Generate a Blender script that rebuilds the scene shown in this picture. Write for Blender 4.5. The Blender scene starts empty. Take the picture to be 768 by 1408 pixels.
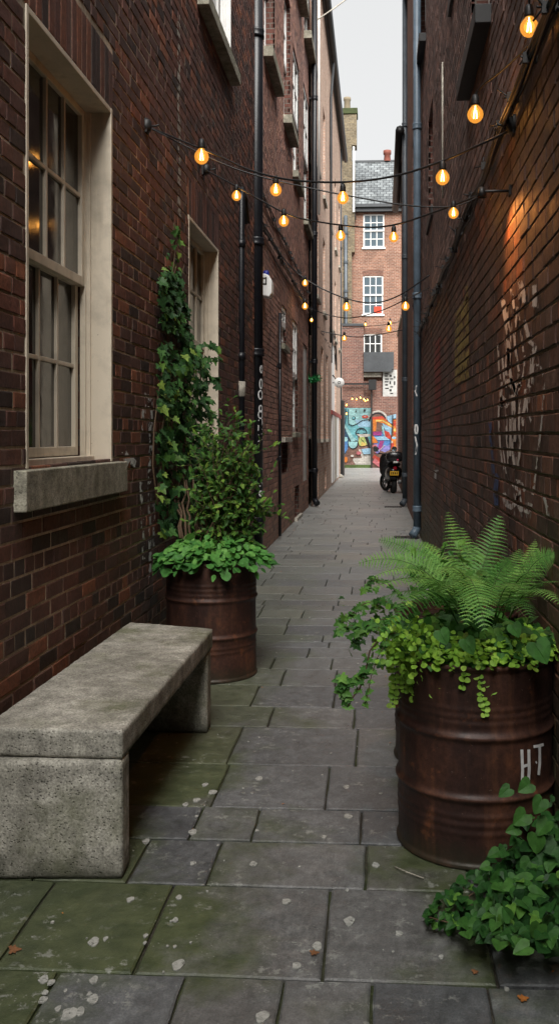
import bpy, bmesh, math, random
from mathutils import Vector, Matrix
random.seed(7)
C = bpy.context.scene.collection
S = bpy.context.scene
PI = math.pi
# ------------------------------------------------------------------ camera
FPX, CU, CV, CAMZ, YAW = 1275.0, 443.0, 602.0, 1.52, math.radians(3.37)
cd = bpy.data.cameras.new('camera'); cam = bpy.data.objects.new('camera', cd); C.objects.link(cam)
cam.location = (0, 0, CAMZ); cam.rotation_euler = (PI/2, 0, YAW)
cd.sensor_fit = 'HORIZONTAL'; cd.sensor_width = 36; cd.lens = 36*FPX/768
cd.shift_x = (384-CU)/768; cd.shift_y = -(704-CV)/768
cd.clip_start = .05; cd.clip_end = 500
S.camera = cam
# ------------------------------------------------------------------ world, sun, exposure
w = bpy.data.worlds.new('World'); S.world = w; w.use_nodes = True
wn, wl = w.node_tree.nodes, w.node_tree.links
wn.clear()
SUN_EL, SUN_AZ = math.radians(50), math.radians(168)     # azimuth from +Y, clockwise: behind the camera
sky = wn.new('ShaderNodeTexSky'); sky.sky_type = 'NISHITA'; sky.sun_disc = False
sky.sun_elevation = SUN_EL; sky.sun_rotation = SUN_AZ; sky.dust_density = 4; sky.air_density = 1.0; sky.ozone_density = 1
hs = wn.new('ShaderNodeHueSaturation'); hs.inputs['Saturation'].default_value = .10
mx = wn.new('ShaderNodeMix'); mx.data_type = 'RGBA'; mx.inputs['Factor'].default_value = .72
mx.inputs['B'].default_value = (5.3, 5.35, 5.35, 1)        # even cloud layer over the clear sky
bg = wn.new('ShaderNodeBackground'); bg.inputs['Strength'].default_value = .0545
wo = wn.new('ShaderNodeOutputWorld')
wl.new(sky.outputs[0], hs.inputs['Color']); wl.new(hs.outputs[0], mx.inputs['A'])
wl.new(mx.outputs['Result'], bg.inputs['Color']); wl.new(bg.outputs[0], wo.inputs['Surface'])
sd = bpy.data.lights.new('sun', 'SUN'); sun = bpy.data.objects.new('sun', sd); C.objects.link(sun)
sd.energy = 2.9; sd.angle = math.radians(50); sd.color = (1, .965, .92)
sdir = Vector((math.sin(SUN_AZ)*math.cos(SUN_EL), math.cos(SUN_AZ)*math.cos(SUN_EL), math.sin(SUN_EL)))
sun.rotation_euler = sdir.to_track_quat('Z', 'Y').to_euler(); sun.location = (0, -6, 20)
S.view_settings.view_transform = 'Standard'; S.view_settings.look = 'None'
S.view_settings.gamma = 1; S.view_settings.exposure = 1.7; S.view_settings.use_curve_mapping = False
S.cycles.max_bounces = 7; S.cycles.diffuse_bounces = 5; S.cycles.transparent_max_bounces = 12
S.cycles.use_denoising = True
S.cycles.sample_clamp_indirect = 4

# ------------------------------------------------------------------ measuring helpers
_s, _c = math.sin(YAW), math.cos(YAW)
def ray(u, v):
    a, b = (u-CU)/FPX, -(v-CV)/FPX
    return Vector((a*_c-_s, a*_s+_c, b))
def P(u, v, x=None, y=None, z=None):
    d = ray(u, v)
    t = x/d.x if x is not None else (y/d.y if y is not None else (z-CAMZ)/d.z)
    return Vector((0, 0, CAMZ)) + d*t
XL, XR, YE = -1.5, .66, 47.0
def YL(u, x=XL): return P(u, 600, x=x).y
def YR(u, x=XR): return P(u, 600, x=x).y
def ZL(u, v, x=XL): return P(u, v, x=x).z
def ZR(u, v, x=XR): return P(u, v, x=x).z

# ------------------------------------------------------------------ mesh helpers
def origin(o):
    v = Vector((0, 0, 0))
    while o is not None: v = v + o.location; o = o.parent
    return v
class MB:
    def __init__(s): s.v = []; s.f = []; s.m = []; s.r = []; s.smooth = []
    def add(s, vs, fs, m=0, r=None, sm=False):
        b = len(s.v); s.v += [tuple(p) for p in vs]
        for f in fs: s.f.append([b+i for i in f]); s.m.append(m); s.r.append(random.random() if r is None else r); s.smooth.append(sm)
    def box(s, a, b, m=0, r=None):
        x0, y0, z0 = [min(a[i], b[i]) for i in range(3)]; x1, y1, z1 = [max(a[i], b[i]) for i in range(3)]
        s.add([(x0,y0,z0),(x1,y0,z0),(x1,y1,z0),(x0,y1,z0),(x0,y0,z1),(x1,y0,z1),(x1,y1,z1),(x0,y1,z1)],
              [(0,3,2,1),(4,5,6,7),(0,1,5,4),(1,2,6,5),(2,3,7,6),(3,0,4,7)], m, r)
    def tube(s, pts, rad, n=10, m=0, cap=True, r=None):
        pts = [Vector(p) for p in pts]
        if not hasattr(rad, '__len__'): rad = [rad]*len(pts)
        vs = []; fs = []; up = None
        for i, p in enumerate(pts):
            t = (pts[min(i+1, len(pts)-1)]-pts[max(i-1, 0)]).normalized()
            if up is None: up = t.orthogonal().normalized()
            up = (up - t*up.dot(t)); up = up.normalized() if up.length > 1e-5 else t.orthogonal().normalized()
            sd_ = t.cross(up)
            for k in range(n):
                a = 2*PI*k/n; vs.append(p+(up*math.cos(a)+sd_*math.sin(a))*rad[i])
        for i in range(len(pts)-1):
            for k in range(n): fs.append((i*n+k, i*n+(k+1)%n, (i+1)*n+(k+1)%n, (i+1)*n+k))
        if cap: fs.append(tuple(range(n))[::-1]); fs.append(tuple((len(pts)-1)*n+k for k in range(n)))
        s.add(vs, fs, m, r, True)
    def lathe(s, prof, cx=0, cy=0, n=48, m=0, axis='z', base=0.0):
        vs = []; fs = []
        for (rr, zz) in prof:
            for k in range(n):
                a = 2*PI*k/n
                if axis == 'z': vs.append((cx+rr*math.cos(a), cy+rr*math.sin(a), zz+base))
                elif axis == 'x': vs.append((zz+base, cx+rr*math.cos(a), cy+rr*math.sin(a)))
                else: vs.append((cx+rr*math.cos(a), zz+base, cy+rr*math.sin(a)))
        for i in range(len(prof)-1):
            for k in range(n): fs.append((i*n+k, i*n+(k+1)%n, (i+1)*n+(k+1)%n, (i+1)*n+k))
        s.add(vs, fs, m, .5, True)
    def build(s, name, mats, parent=None, bevel=0, recalc=False, loc=None):
        me = bpy.data.meshes.new(name)
        o = bpy.data.objects.new(name, me); C.objects.link(o)
        if parent is not None: o.parent = parent
        if loc is not None: o.location = Vector(loc) - (origin(parent) if parent else Vector((0,0,0)))
        og = origin(o)
        me.from_pydata([(p[0]-og.x, p[1]-og.y, p[2]-og.z) for p in s.v], [], s.f)
        if not isinstance(mats, (list, tuple)): mats = [mats]
        for m in mats: me.materials.append(m)
        me.polygons.foreach_set('material_index', s.m); me.polygons.foreach_set('use_smooth', s.smooth)
        at = me.attributes.new('rnd', 'FLOAT', 'FACE'); at.data.foreach_set('value', s.r)
        if recalc or bevel:
            bm = bmesh.new(); bm.from_mesh(me)
            bmesh.ops.recalc_face_normals(bm, faces=bm.faces)
            bm.to_mesh(me); bm.free()
        me.update()
        if bevel:
            b = o.modifiers.new('bevel', 'BEVEL'); b.width = bevel; b.segments = 2; b.limit_method = 'ANGLE'
        return o
def thing(name, loc, label, cat, group=None, kind=None):
    o = bpy.data.objects.new(name, None); C.objects.link(o); o.location = loc; o.empty_display_size = .1
    return tag(o, label, cat, group, kind)
def tag(o, label=None, cat=None, group=None, kind=None):
    if label: o['label'] = label
    if cat: o['category'] = cat
    if group: o['group'] = group
    if kind: o['kind'] = kind
    return o

# ------------------------------------------------------------------ materials
class G:
    def __init__(s, name):
        s.mt = bpy.data.materials.new(name); s.mt.use_nodes = True
        s.n = s.mt.node_tree.nodes; s.l = s.mt.node_tree.links; s.n.clear()
        s.out = s.n.new('ShaderNodeOutputMaterial')
        s.tc = s.n.new('ShaderNodeTexCoord')
    def new(s, t, **k):
        x = s.n.new(t)
        for a, b in k.items(): setattr(x, a, b)
        return x
    def put(s, sock, val):
        if isinstance(val, bpy.types.NodeSocket): s.l.new(val, sock)
        elif hasattr(val, '__len__') and len(val) == 3 and sock.type == 'RGBA': sock.default_value = (*val, 1)
        else: sock.default_value = val
    def noise(s, scale, detail=4, rough=.55, vec=None, dist=0, stretch=None):
        v = vec or s.tc.outputs['Object']
        if stretch:
            mp = s.new('ShaderNodeMapping'); s.l.new(v, mp.inputs[0]); mp.inputs['Scale'].default_value = stretch; v = mp.outputs[0]
        x = s.new('ShaderNodeTexNoise'); s.l.new(v, x.inputs['Vector'])
        x.inputs['Scale'].default_value = scale; x.inputs['Detail'].default_value = detail; x.inputs['Roughness'].default_value = rough
        x.inputs['Distortion'].default_value = dist
        return x.outputs['Fac']
    def vor(s, scale, feat='F1', out='Distance'):
        x = s.new('ShaderNodeTexVoronoi', feature=feat); s.l.new(s.tc.outputs['Object'], x.inputs['Vector']); x.inputs['Scale'].default_value = scale
        return x.outputs[out]
    def ramp(s, fac, stops, interp='LINEAR'):
        x = s.new('ShaderNodeValToRGB'); x.color_ramp.interpolation = interp; e = x.color_ramp.elements
        while len(e) < len(stops): e.new(.5)
        for i, (p, c) in enumerate(stops):
            e[i].position = p; e[i].color = (*c, 1) if hasattr(c, '__len__') else (c, c, c, 1)
        s.put(x.inputs[0], fac); return x.outputs['Color']
    def mix(s, fac, a, b, mode='MIX'):
        x = s.new('ShaderNodeMix', data_type='RGBA', blend_type=mode)
        s.put(x.inputs['Factor'], fac); s.put(x.inputs['A'], a); s.put(x.inputs['B'], b); return x.outputs['Result']
    def math(s, op, a, b=0, c=None):
        x = s.new('ShaderNodeMath', operation=op); s.put(x.inputs[0], a); s.put(x.inputs[1], b)
        if c is not None: s.put(x.inputs[2], c)
        return x.outputs[0]
    def sep(s, v=None):
        x = s.new('ShaderNodeSeparateXYZ'); s.l.new(v or s.tc.outputs['Object'], x.inputs[0]); return x.outputs
    def attr(s, name='rnd'):
        x = s.new('ShaderNodeAttribute', attribute_name=name); return x.outputs['Fac']
    def bump(s, h, strength=.5, dist=.01, normal=None):
        x = s.new('ShaderNodeBump'); s.put(x.inputs['Height'], h); x.inputs['Strength'].default_value = strength; x.inputs['Distance'].default_value = dist
        if normal is not None: s.l.new(normal, x.inputs['Normal'])
        return x.outputs[0]
    def fin(s, col, rough=.8, bump=None, metal=0, spec=.35, **k):
        b = s.new('ShaderNodeBsdfPrincipled'); s.put(b.inputs['Base Color'], col); s.put(b.inputs['Roughness'], rough)
        s.put(b.inputs['Metallic'], metal); b.inputs['Specular IOR Level'].default_value = spec
        for kk, vv in k.items(): s.put(b.inputs[kk.replace('_', ' ')], vv)
        if bump is not None: s.l.new(bump, b.inputs['Normal'])
        s.l.new(b.outputs[0], s.out.inputs[0]); s.b = b
        return s.mt
def simple(name, col, rough=.6, metal=0, nz=.25, scale=30, spec=.4, bmp=.15):
    g = G(name); n = g.noise(scale); n2 = g.noise(scale*.2, 3)
    k = g.ramp(g.math('ADD', g.math('MULTIPLY', n, .5), g.math('MULTIPLY', n2, .5)), [(.3, 1-nz), (.7, 1+nz*.5)])
    c = g.mix(1.0, col, k, 'MULTIPLY')
    return g.fin(c, rough, g.bump(n, bmp, .004), metal, spec)

def brick_mat(name, stops, soot=.5, pale=.12, moss=0.0, rough=.72):
    """colour of single modelled bricks, by the face attribute rnd"""
    g = G(name); r = g.attr(); c = g.ramp(r, stops)
    n1 = g.noise(60, 5, .65); n2 = g.noise(1.3, 5, .6); n3 = g.noise(9, 5, .65)
    c = g.mix(1, c, g.ramp(n1, [(.25, .5), (.75, 1.45)]), 'MULTIPLY')
    c = g.mix(1, c, g.ramp(g.noise(22, 5, .7), [(.3, .6), (.7, 1.35)]), 'MULTIPLY')
    c = g.mix(g.ramp(n2, [(.38, soot), (.62, 0)]), c, (.022, .018, .017))
    wear = g.ramp(n3, [(.60, 0), (.78, 1)])
    c = g.mix(g.math('MULTIPLY', wear, pale), c, (.42, .36, .31))
    st = g.ramp(g.noise(5, 5, .6, stretch=(1, 1, .12)), [(.56, 0), (.72, 1)])
    c = g.mix(g.math('MULTIPLY', st, pale*1.2), c, (.30, .27, .25))
    if moss:
        z = g.sep()[2]
        mz = g.math('MULTIPLY', g.ramp(g.math('ADD', g.math('MULTIPLY', z, .5), g.math('MULTIPLY', n3, .4)), [(.25, 1), (.7, 0)]), moss)
        c = g.mix(mz, c, (.03, .045, .015))
    h = g.math('ADD', g.math('MULTIPLY', n1, .5), g.math('MULTIPLY', n3, .9))
    return g.fin(c, g.ramp(n3, [(.3, rough-.15), (.7, rough+.12)]), g.bump(h, .7, .006), 0, .4)
def mortar_mat(name, col):
    g = G(name); n = g.noise(40, 5, .7); n2 = g.noise(2.2, 4)
    c = g.mix(g.ramp(n2, [(.38, 0), (.62, 1)]), tuple(x*.5 for x in col), col)
    c = g.mix(1, c, g.ramp(n, [(.3, .6), (.7, 1.25)]), 'MULTIPLY')
    return g.fin(c, .9, g.bump(n, .8, .008), 0, .2)
def brick_tex(name, c1, c2, cm, rough=.85, soot=.35, course=.078, length=.23):
    """far brickwork: courses drawn by a node texture, along X+Y so that jambs and faces both get courses"""
    g = G(name); s = g.sep()
    cb = g.new('ShaderNodeCombineXYZ'); g.put(cb.inputs[0], g.math('ADD', s[0], s[1])); g.put(cb.inputs[1], s[2])
    b = g.new('ShaderNodeTexBrick'); g.l.new(cb.outputs[0], b.inputs['Vector'])
    b.inputs['Scale'].default_value = 1; b.inputs['Brick Width'].default_value = length; b.inputs['Row Height'].default_value = course
    b.inputs['Mortar Size'].default_value = .009; b.inputs['Bias'].default_value = 0
    g.put(b.inputs['Color1'], c1); g.put(b.inputs['Color2'], c2); g.put(b.inputs['Mortar'], cm)
    n = g.noise(1.1, 5, .6); n1 = g.noise(14, 4, .7)
    # extra per-brick scatter: noise sampled coarsely
    c = g.mix(1, b.outputs['Color'], g.ramp(n1, [(.3, .6), (.7, 1.45)]), 'MULTIPLY')
    c = g.mix(g.ramp(n, [(.40, soot), (.62, 0)]), c, (.03, .024, .02))
    return g.fin(c, rough, g.bump(g.math('SUBTRACT', 1, b.outputs['Fac']), .6, .008), 0, .3)

M = {}
M['brickL'] = brick_mat('dark red brick', [(0, (.038,.024,.021)), (.22, (.085,.038,.030)), (.5, (.145,.053,.036)), (.74, (.11,.054,.044)), (.92, (.22,.075,.040)), (1, (.30,.11,.055))], .45, .10, .25)
M['mortarL'] = mortar_mat('old mortar', (.56, .48, .37))
M['brick2'] = brick_mat('brown red brick', [(0, (.18,.105,.088)), (.3, (.31,.165,.13)), (.6, (.40,.20,.15)), (.85, (.36,.21,.165)), (1, (.48,.26,.18))], .2, .15, .25)
M['mortar2'] = mortar_mat('grey mortar', (.32, .27, .23))
M['brickR'] = brick_mat('sooty brown brick', [(0, (.055,.034,.028)), (.3, (.105,.054,.041)), (.6, (.155,.073,.052)), (.85, (.135,.082,.066)), (.95, (.25,.095,.053)), (1, (.31,.12,.065))], .6, .16, .7, .62)
M['mortarR'] = mortar_mat('weathered lime mortar', (.40, .35, .29))
M['brickRu'] = brick_mat('grey brown brick', [(0, (.10,.066,.058)), (.5, (.20,.12,.10)), (.85, (.26,.16,.135)), (1, (.32,.17,.13))], .5, .22, 0)
M['brick3'] = brick_tex('peach brick', (.58,.39,.30), (.45,.28,.21), (.52,.45,.37), soot=.15)
M['brickrev'] = brick_tex('reveal brick', (.15,.055,.04), (.10,.04,.03), (.16,.13,.11), soot=.3)
M['brickE'] = brick_tex('orange stock brick', (.30,.145,.095), (.19,.085,.058), (.36,.28,.22), soot=.3)
M['brickE2'] = brick_tex('dull red brick', (.21,.095,.07), (.13,.06,.048), (.24,.19,.16), soot=.25)
M['brickCh'] = brick_tex('yellow chimney brick', (.21,.165,.10), (.12,.095,.06), (.22,.19,.14), soot=.3)
M['brickR2'] = brick_tex('reddish brick', (.21,.09,.062), (.14,.062,.045), (.18,.14,.11), soot=.3)

def paint(name, col, rough=.5, dirt=.35):
    g = G(name); n = g.noise(6, 6, .65); n1 = g.noise(70, 4, .6); st = g.noise(9, 5, .6, stretch=(1, 1, .1))
    c = g.mix(g.math('MULTIPLY', g.ramp(n, [(.46, 0), (.72, 1)]), dirt), col, tuple(x*.45 for x in col))
    c = g.mix(g.math('MULTIPLY', g.ramp(st, [(.55, 0), (.75, 1)]), dirt*.8), c, (.20, .17, .12))
    chips = g.ramp(g.noise(34, 4, .7), [(.70, 0), (.73, 1)])
    c = g.mix(g.math('MULTIPLY', chips, .7), c, (.14, .11, .08))
    return g.fin(c, rough, g.bump(g.math('ADD', n1, n), .25, .004), 0, .4)
M['cream'] = paint('aged cream paint', (.60, .53, .42), .55, .55)
M['white'] = paint('aged white paint', (.74, .74, .72), .5, .2)
def glass(name, col=(.012, .014, .014), rough=.06):
    g = G(name); n = g.noise(2.5, 3); n2 = g.noise(9, 5)
    c = g.mix(g.ramp(n2, [(.45, 0), (.8, .35)]), col, (.07, .07, .06))
    return g.fin(c, g.ramp(n2, [(.4, rough), (.8, rough+.15)]), g.bump(n, .12, .02), 0, .7)
M['glass'] = glass('old window glass')
M['glassblue'] = glass('sky lit window glass', (.06, .09, .11), .08)

def stone(name, col, dark, pit=.6, moss=.3, sc=1, grain=1.0):
    g = G(name); n1 = g.noise(120*sc, 4, .7); n2 = g.noise(3.2*sc, 6, .6); n3 = g.noise(16*sc, 5, .65)
    v = g.vor(75*sc); pits = g.ramp(v, [(.10, 1), (.28, 0)])
    pm = g.math('MULTIPLY', pits, g.ramp(g.noise(11*sc, 2), [(.36, 0), (.52, 1)]))
    c = g.mix(g.ramp(n2, [(.35, 0), (.65, 1)]), dark, col)
    c = g.mix(1, c, g.ramp(n1, [(.25, 1-.65*grain), (.75, 1+.55*grain)]), 'MULTIPLY')
    c = g.mix(1, c, g.ramp(n3, [(.3, .62), (.7, 1.3)]), 'MULTIPLY')
    c = g.mix(g.math('MULTIPLY', g.ramp(g.noise(2.1*sc, 5, .7), [(.5, 0), (.68, 1)]), moss), c, (.075, .085, .03))
    c = g.mix(g.math('MULTIPLY', pm, pit), c, (.03, .028, .024))
    if name == 'weathered concrete':   # damp dirt along the foot and water runs
        z = g.sep()[2]; c = g.mix(g.math('MULTIPLY', g.ramp(g.math('ADD', z, g.math('MULTIPLY', n3, .10)), [(.06, 1), (.16, 0)]), .7), c, (.05, .052, .035))
        c = g.mix(g.math('MULTIPLY', g.ramp(g.noise(13, 5, .65, stretch=(1, 1, .12)), [(.52, 0), (.70, 1)]), .45), c, (.09, .085, .065))
    h = g.math('SUBTRACT', g.math('ADD', g.math('MULTIPLY', n1, .5), n3), g.math('MULTIPLY', pm, 1.5))
    return g.fin(c, .88, g.bump(h, .6, .006), 0, .25)
M['concrete'] = stone('weathered concrete', (.40, .385, .335), (.21, .202, .17), .65, .7)
M['sill'] = stone('mossy stone sill', (.38, .36, .29), (.20, .19, .145), .6, .45)
M['stoneband'] = stone('pale stone', (.5, .47, .4), (.36, .33, .28), .2, .1)
def slab_mat():
    g = G('flagstone paving'); r = g.attr(); s = g.sep()
    c = g.ramp(r, [(0, (.088,.093,.098)), (.35, (.128,.135,.139)), (.6, (.155,.158,.156)), (.82, (.115,.114,.110)), (.93, (.145,.12,.105)), (1, (.20,.193,.18))])
    n1 = g.noise(150, 3, .7); n2 = g.noise(1.9, 6, .62); n3 = g.noise(11, 6, .7); n4 = g.noise(.8, 4, .55)
    c = g.mix(1, c, g.ramp(n3, [(.3, .6), (.7, 1.3)]), 'MULTIPLY')
    c = g.mix(1, c, g.ramp(n1, [(.2, .55), (.8, 1.4)]), 'MULTIPLY')
    c = g.mix(1, c, g.ramp(g.noise(45, 4, .75, stretch=(1, .5, 1)), [(.3, .7), (.7, 1.25)]), 'MULTIPLY')
    # algae and moss: strongest along the left wall, by the bench and near the drums
    x = g.math('MULTIPLY', g.math('SUBTRACT', -.42, s[0]), 1.15)
    xr = g.math('MULTIPLY', g.math('SUBTRACT', s[0], .12), .9)
    edge = g.math('MAXIMUM', x, xr)
    edge = g.math('ADD', edge, g.math('MULTIPLY', g.math('SUBTRACT', r, .5), .7))
    f = g.math('ADD', edge, g.math('MULTIPLY', g.math('SUBTRACT', n2, .5), 2.4))
    yy = g.ramp(g.math('DIVIDE', s[1], 30), [(.1, 1), (.42, .35)])
    mossf = g.math('MULTIPLY', g.ramp(f, [(-.1, 0), (.42, 1)]), yy)
    c = g.mix(g.math('MULTIPLY', mossf, .9), c, g.ramp(n3, [(.3, (.030,.046,.014)), (.7, (.085,.105,.038))]))
    # pale lichen crusts
    lic = g.math('MULTIPLY', g.ramp(g.noise(20, 6, .75), [(.56, 0), (.61, 1)]), g.ramp(g.noise(2.6, 3), [(.48, 0), (.58, 1)]))
    c = g.mix(g.math('MULTIPLY', lic, .6), c, (.33, .34, .31))
    v = g.vor(21); v2 = g.vor(55)
    sp = g.math('MULTIPLY', g.ramp(v2, [(.10, 1), (.16, 0)]), g.ramp(g.noise(7, 2), [(.55, 0), (.6, 1)]))
    c = g.mix(g.math('MULTIPLY', sp, .55), c, (.36, .36, .34))
    damp = g.ramp(n4, [(.4, .0), (.6, 1)])
    c = g.mix(g.math('MULTIPLY', damp, .3), c, (.05, .05, .048))
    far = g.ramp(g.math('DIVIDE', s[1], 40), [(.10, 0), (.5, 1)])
    c = g.mix(g.math('MULTIPLY', far, .7), c, g.mix(1, g.ramp(r, [(0, (.27,.27,.265)), (1, (.37,.37,.36))]), g.ramp(n3, [(.3, .75), (.7, 1.2)]), 'MULTIPLY'))   # brighter light towards the open end, put into the slab colour
    rr = g.math('SUBTRACT', g.ramp(n3, [(.3, .34), (.7, .60)]), g.math('MULTIPLY', damp, .12))
    h = g.math('ADD', g.math('MULTIPLY', n1, .35), g.math('ADD', g.math('MULTIPLY', n3, 1.0), g.math('MULTIPLY', n2, 3)))
    return g.fin(c, rr, g.bump(h, .55, .007), 0, .45)
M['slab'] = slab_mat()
g = G('joint dirt'); n = g.noise(30, 5, .7); n2 = g.noise(1.5, 3)
M['dirt'] = g.fin(g.mix(g.ramp(n2, [(.4, 0), (.65, 1)]), g.ramp(n, [(.3, (.016,.014,.011)), (.7, (.05,.044,.034))]), g.ramp(n, [(.3, (.018,.026,.008)), (.7, (.05,.065,.02))])), .95, g.bump(n, .8, .02))
def rust(name='rusty steel'):
    g = G(name); s = g.sep()
    r = g.math('SQRT', g.math('ADD', g.math('POWER', s[0], 2), g.math('POWER', s[1], 2)))
    n1 = g.noise(5, 6, .65, stretch=(1, 1, .45)); n2 = g.noise(40, 5, .7); n3 = g.noise(2.2, 4)
    c = g.ramp(n1, [(.30, (.018,.0105,.009)), (.48, (.036,.016,.012)), (.60, (.062,.025,.015)), (.75, (.14,.05,.02))])
    c = g.mix(1, c, g.ramp(n2, [(.25, .5), (.75, 1.55)]), 'MULTIPLY')
    run = g.ramp(g.noise(14, 5, .6, stretch=(1, 1, .10)), [(.55, 0), (.72, 1)])
    c = g.mix(g.math('MULTIPLY', run, .35), c, (.20, .085, .04))
    c = g.mix(g.math('MULTIPLY', g.ramp(g.noise(8, 6, .7), [(.60, 0), (.68, 1)]), .55), c, (.21, .075, .03))
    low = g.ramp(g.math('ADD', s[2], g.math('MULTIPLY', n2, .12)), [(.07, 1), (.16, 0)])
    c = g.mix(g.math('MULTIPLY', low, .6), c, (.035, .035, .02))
    rib = g.ramp(g.math('ADD', r, g.math('MULTIPLY', n1, .006)), [(.298, 0), (.305, 1)])
    c = g.mix(g.math('MULTIPLY', rib, .65), c, g.ramp(n2, [(.35, (.10,.045,.03)), (.7, (.27,.12,.075))]))
    sc = g.math('MULTIPLY', g.ramp(g.noise(55, 5, .8), [(.66, 0), (.70, 1)]), .6)
    c = g.mix(sc, c, (.28, .22, .18))
    return g.fin(c, g.ramp(n1, [(.3, .38), (.7, .66)]), g.bump(g.math('ADD', n2, g.math('MULTIPLY', n1, 2)), .35, .004), .25, .5)
M['rust'] = rust()
M['soil'] = simple('dark soil', (.03, .02, .013), .95, 0, .5, 60, .2, 1)
M['blackpipe'] = simple('glossy black iron paint', (.008, .009, .012), .38, 0, .4, 20, .4)
M['bluepipe'] = simple('blue grey pipe paint', (.11, .155, .20), .42, 0, .4, 9, .45)
M['greypipe'] = simple('dark grey pipe', (.065, .08, .095), .45, 0, .4, 9, .45)
M['lead'] = simple('dark lead', (.05, .055, .06), .5, 0, .35, 12)
M['black'] = simple('black rubber', (.012, .012, .012), .5, 0, .3, 30, .4)
M['cable'] = simple('black cable sheath', (.014, .014, .015), .42, 0, .3, 40, .4)
M['galv'] = simple('galvanised metal', (.35, .37, .38), .4, .6, .3, 30)
M['paintwhite'] = simple('white spray paint', (.62, .62, .61), .6, 0, .4, 25)
M['paintfaint'] = simple('thin faded overspray', (.27, .25, .24), .7, 0, .4, 25)
M['paintblue'] = simple('blue spray paint', (.04, .08, .20), .6, 0, .4, 25)
M['paintyellow'] = simple('faded mustard paint', (.38, .28, .08), .7, 0, .5, 18)
M['paintred'] = simple('faded red paint', (.30, .06, .05), .7, 0, .4, 18)
M['slate'] = None
g = G('roof slates'); s_ = g.sep(); cb = g.new('ShaderNodeCombineXYZ'); g.put(cb.inputs[0], s_[0]); g.put(cb.inputs[1], g.math('MULTIPLY', s_[2], 1.35))
b = g.new('ShaderNodeTexBrick'); g.l.new(cb.outputs[0], b.inputs['Vector']); b.inputs['Scale'].default_value = 1
b.inputs['Brick Width'].default_value = .32; b.inputs['Row Height'].default_value = .24; b.inputs['Mortar Size'].default_value = .018
g.put(b.inputs['Color1'], (.16,.175,.18)); g.put(b.inputs['Color2'], (.09,.10,.105)); g.put(b.inputs['Mortar'], (.03,.035,.04))
M['slate'] = g.fin(g.mix(1, b.outputs['Color'], g.ramp(g.noise(3, 5, .7), [(.3, .5), (.7, 1.6)]), 'MULTIPLY'), .7, g.bump(g.math('SUBTRACT', 1, b.outputs['Fac']), .8, .02))
def leaf_mat(name, stops, trans=.3, rough=.38, spec=.5):
    rough = .5; spec = .22; stops = [(p, tuple(x*1.12 for x in c)) for p, c in stops]
    g = G(name); c = g.ramp(g.attr(), stops); n = g.noise(45, 3)
    c = g.mix(1, c, g.ramp(n, [(.3, .75), (.7, 1.25)]), 'MULTIPLY')
    b = g.new('ShaderNodeBsdfPrincipled'); g.put(b.inputs['Base Color'], c); b.inputs['Roughness'].default_value = rough; b.inputs['Specular IOR Level'].default_value = spec
    g.l.new(g.bump(n, .3, .003), b.inputs['Normal'])
    t = g.new('ShaderNodeBsdfTranslucent'); g.put(t.inputs['Color'], c)
    m = g.new('ShaderNodeMixShader'); m.inputs[0].default_value = trans
    g.l.new(b.outputs[0], m.inputs[1]); g.l.new(t.outputs[0], m.inputs[2]); g.l.new(m.outputs[0], g.out.inputs[0])
    return g.mt
M['ivy'] = leaf_mat('dark ivy leaf', [(0, (.014,.04,.014)), (.6, (.03,.085,.026)), (.9, (.065,.16,.034)), (1, (.16,.24,.045))], .3, .3, .6)
M['ivylight'] = leaf_mat('yellow green shrub leaf', [(0, (.022,.065,.016)), (.5, (.065,.16,.028)), (1, (.20,.32,.05))])
M['broad'] = leaf_mat('broad green leaf', [(0, (.035,.12,.028)), (.5, (.07,.22,.045)), (1, (.14,.33,.07))])
M['fern'] = leaf_mat('fern frond', [(0, (.035,.12,.03)), (.5, (.085,.24,.05)), (1, (.22,.42,.10))], .4)
M['jenny'] = leaf_mat('lime creeper leaf', [(0, (.12,.26,.03)), (.5, (.21,.40,.045)), (1, (.34,.52,.08))])
M['heart'] = leaf_mat('heart shaped ivy leaf', [(0, (.018,.06,.014)), (.5, (.045,.14,.026)), (1, (.12,.26,.045))], .3, .32, .6)
M['groundivy'] = leaf_mat('deep green ivy leaf', [(0, (.010,.035,.010)), (.5, (.024,.085,.018)), (.88, (.055,.15,.028)), (1, (.10,.22,.035))])  # deep green leaf colour of the ground ivy
M['stem'] = simple('woody stem', (.09, .055, .03), .8)
M['greenstem'] = simple('green stem', (.06, .12, .03), .6)
M['autumn'] = leaf_mat('orange dead leaf', [(0, (.35,.12,.03)), (1, (.50,.22,.06))], .1)
g = G('pale lichen'); n_ = g.noise(70, 5, .75); pb_ = g.new('ShaderNodeBsdfPrincipled'); g.put(pb_.inputs['Base Color'], g.ramp(n_, [(.35, (.22,.225,.205)), (.6, (.40,.405,.375))])); pb_.inputs['Roughness'].default_value = .9
tb_ = g.new('ShaderNodeBsdfTransparent'); mb_ = g.new('ShaderNodeMixShader'); g.put(mb_.inputs[0], g.ramp(g.noise(55, 5, .7), [(.30, 0), (.42, .92)])); g.l.new(tb_.outputs[0], mb_.inputs[1]); g.l.new(pb_.outputs[0], mb_.inputs[2]); g.l.new(mb_.outputs[0], g.out.inputs[0]); M['spot'] = g.mt
M['deadleaf'] = leaf_mat('brown dead leaf', [(0, (.16,.075,.035)), (1, (.20,.09,.04))], .1)

# ------------------------------------------------------------------ wall frames
def frameL(x0): return lambda a, n, z: (x0+n, a, z)
def frameR(x0): return lambda a, n, z: (x0-n, a, z)
def frameE(y0): return lambda a, n, z: (a, y0-n, z)
def fbox(mb, W, a0, a1, n0, n1, z0, z1, m=0, r=None): mb.box(W(a0, n0, z0), W(a1, n1, z1), m, r)

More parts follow.
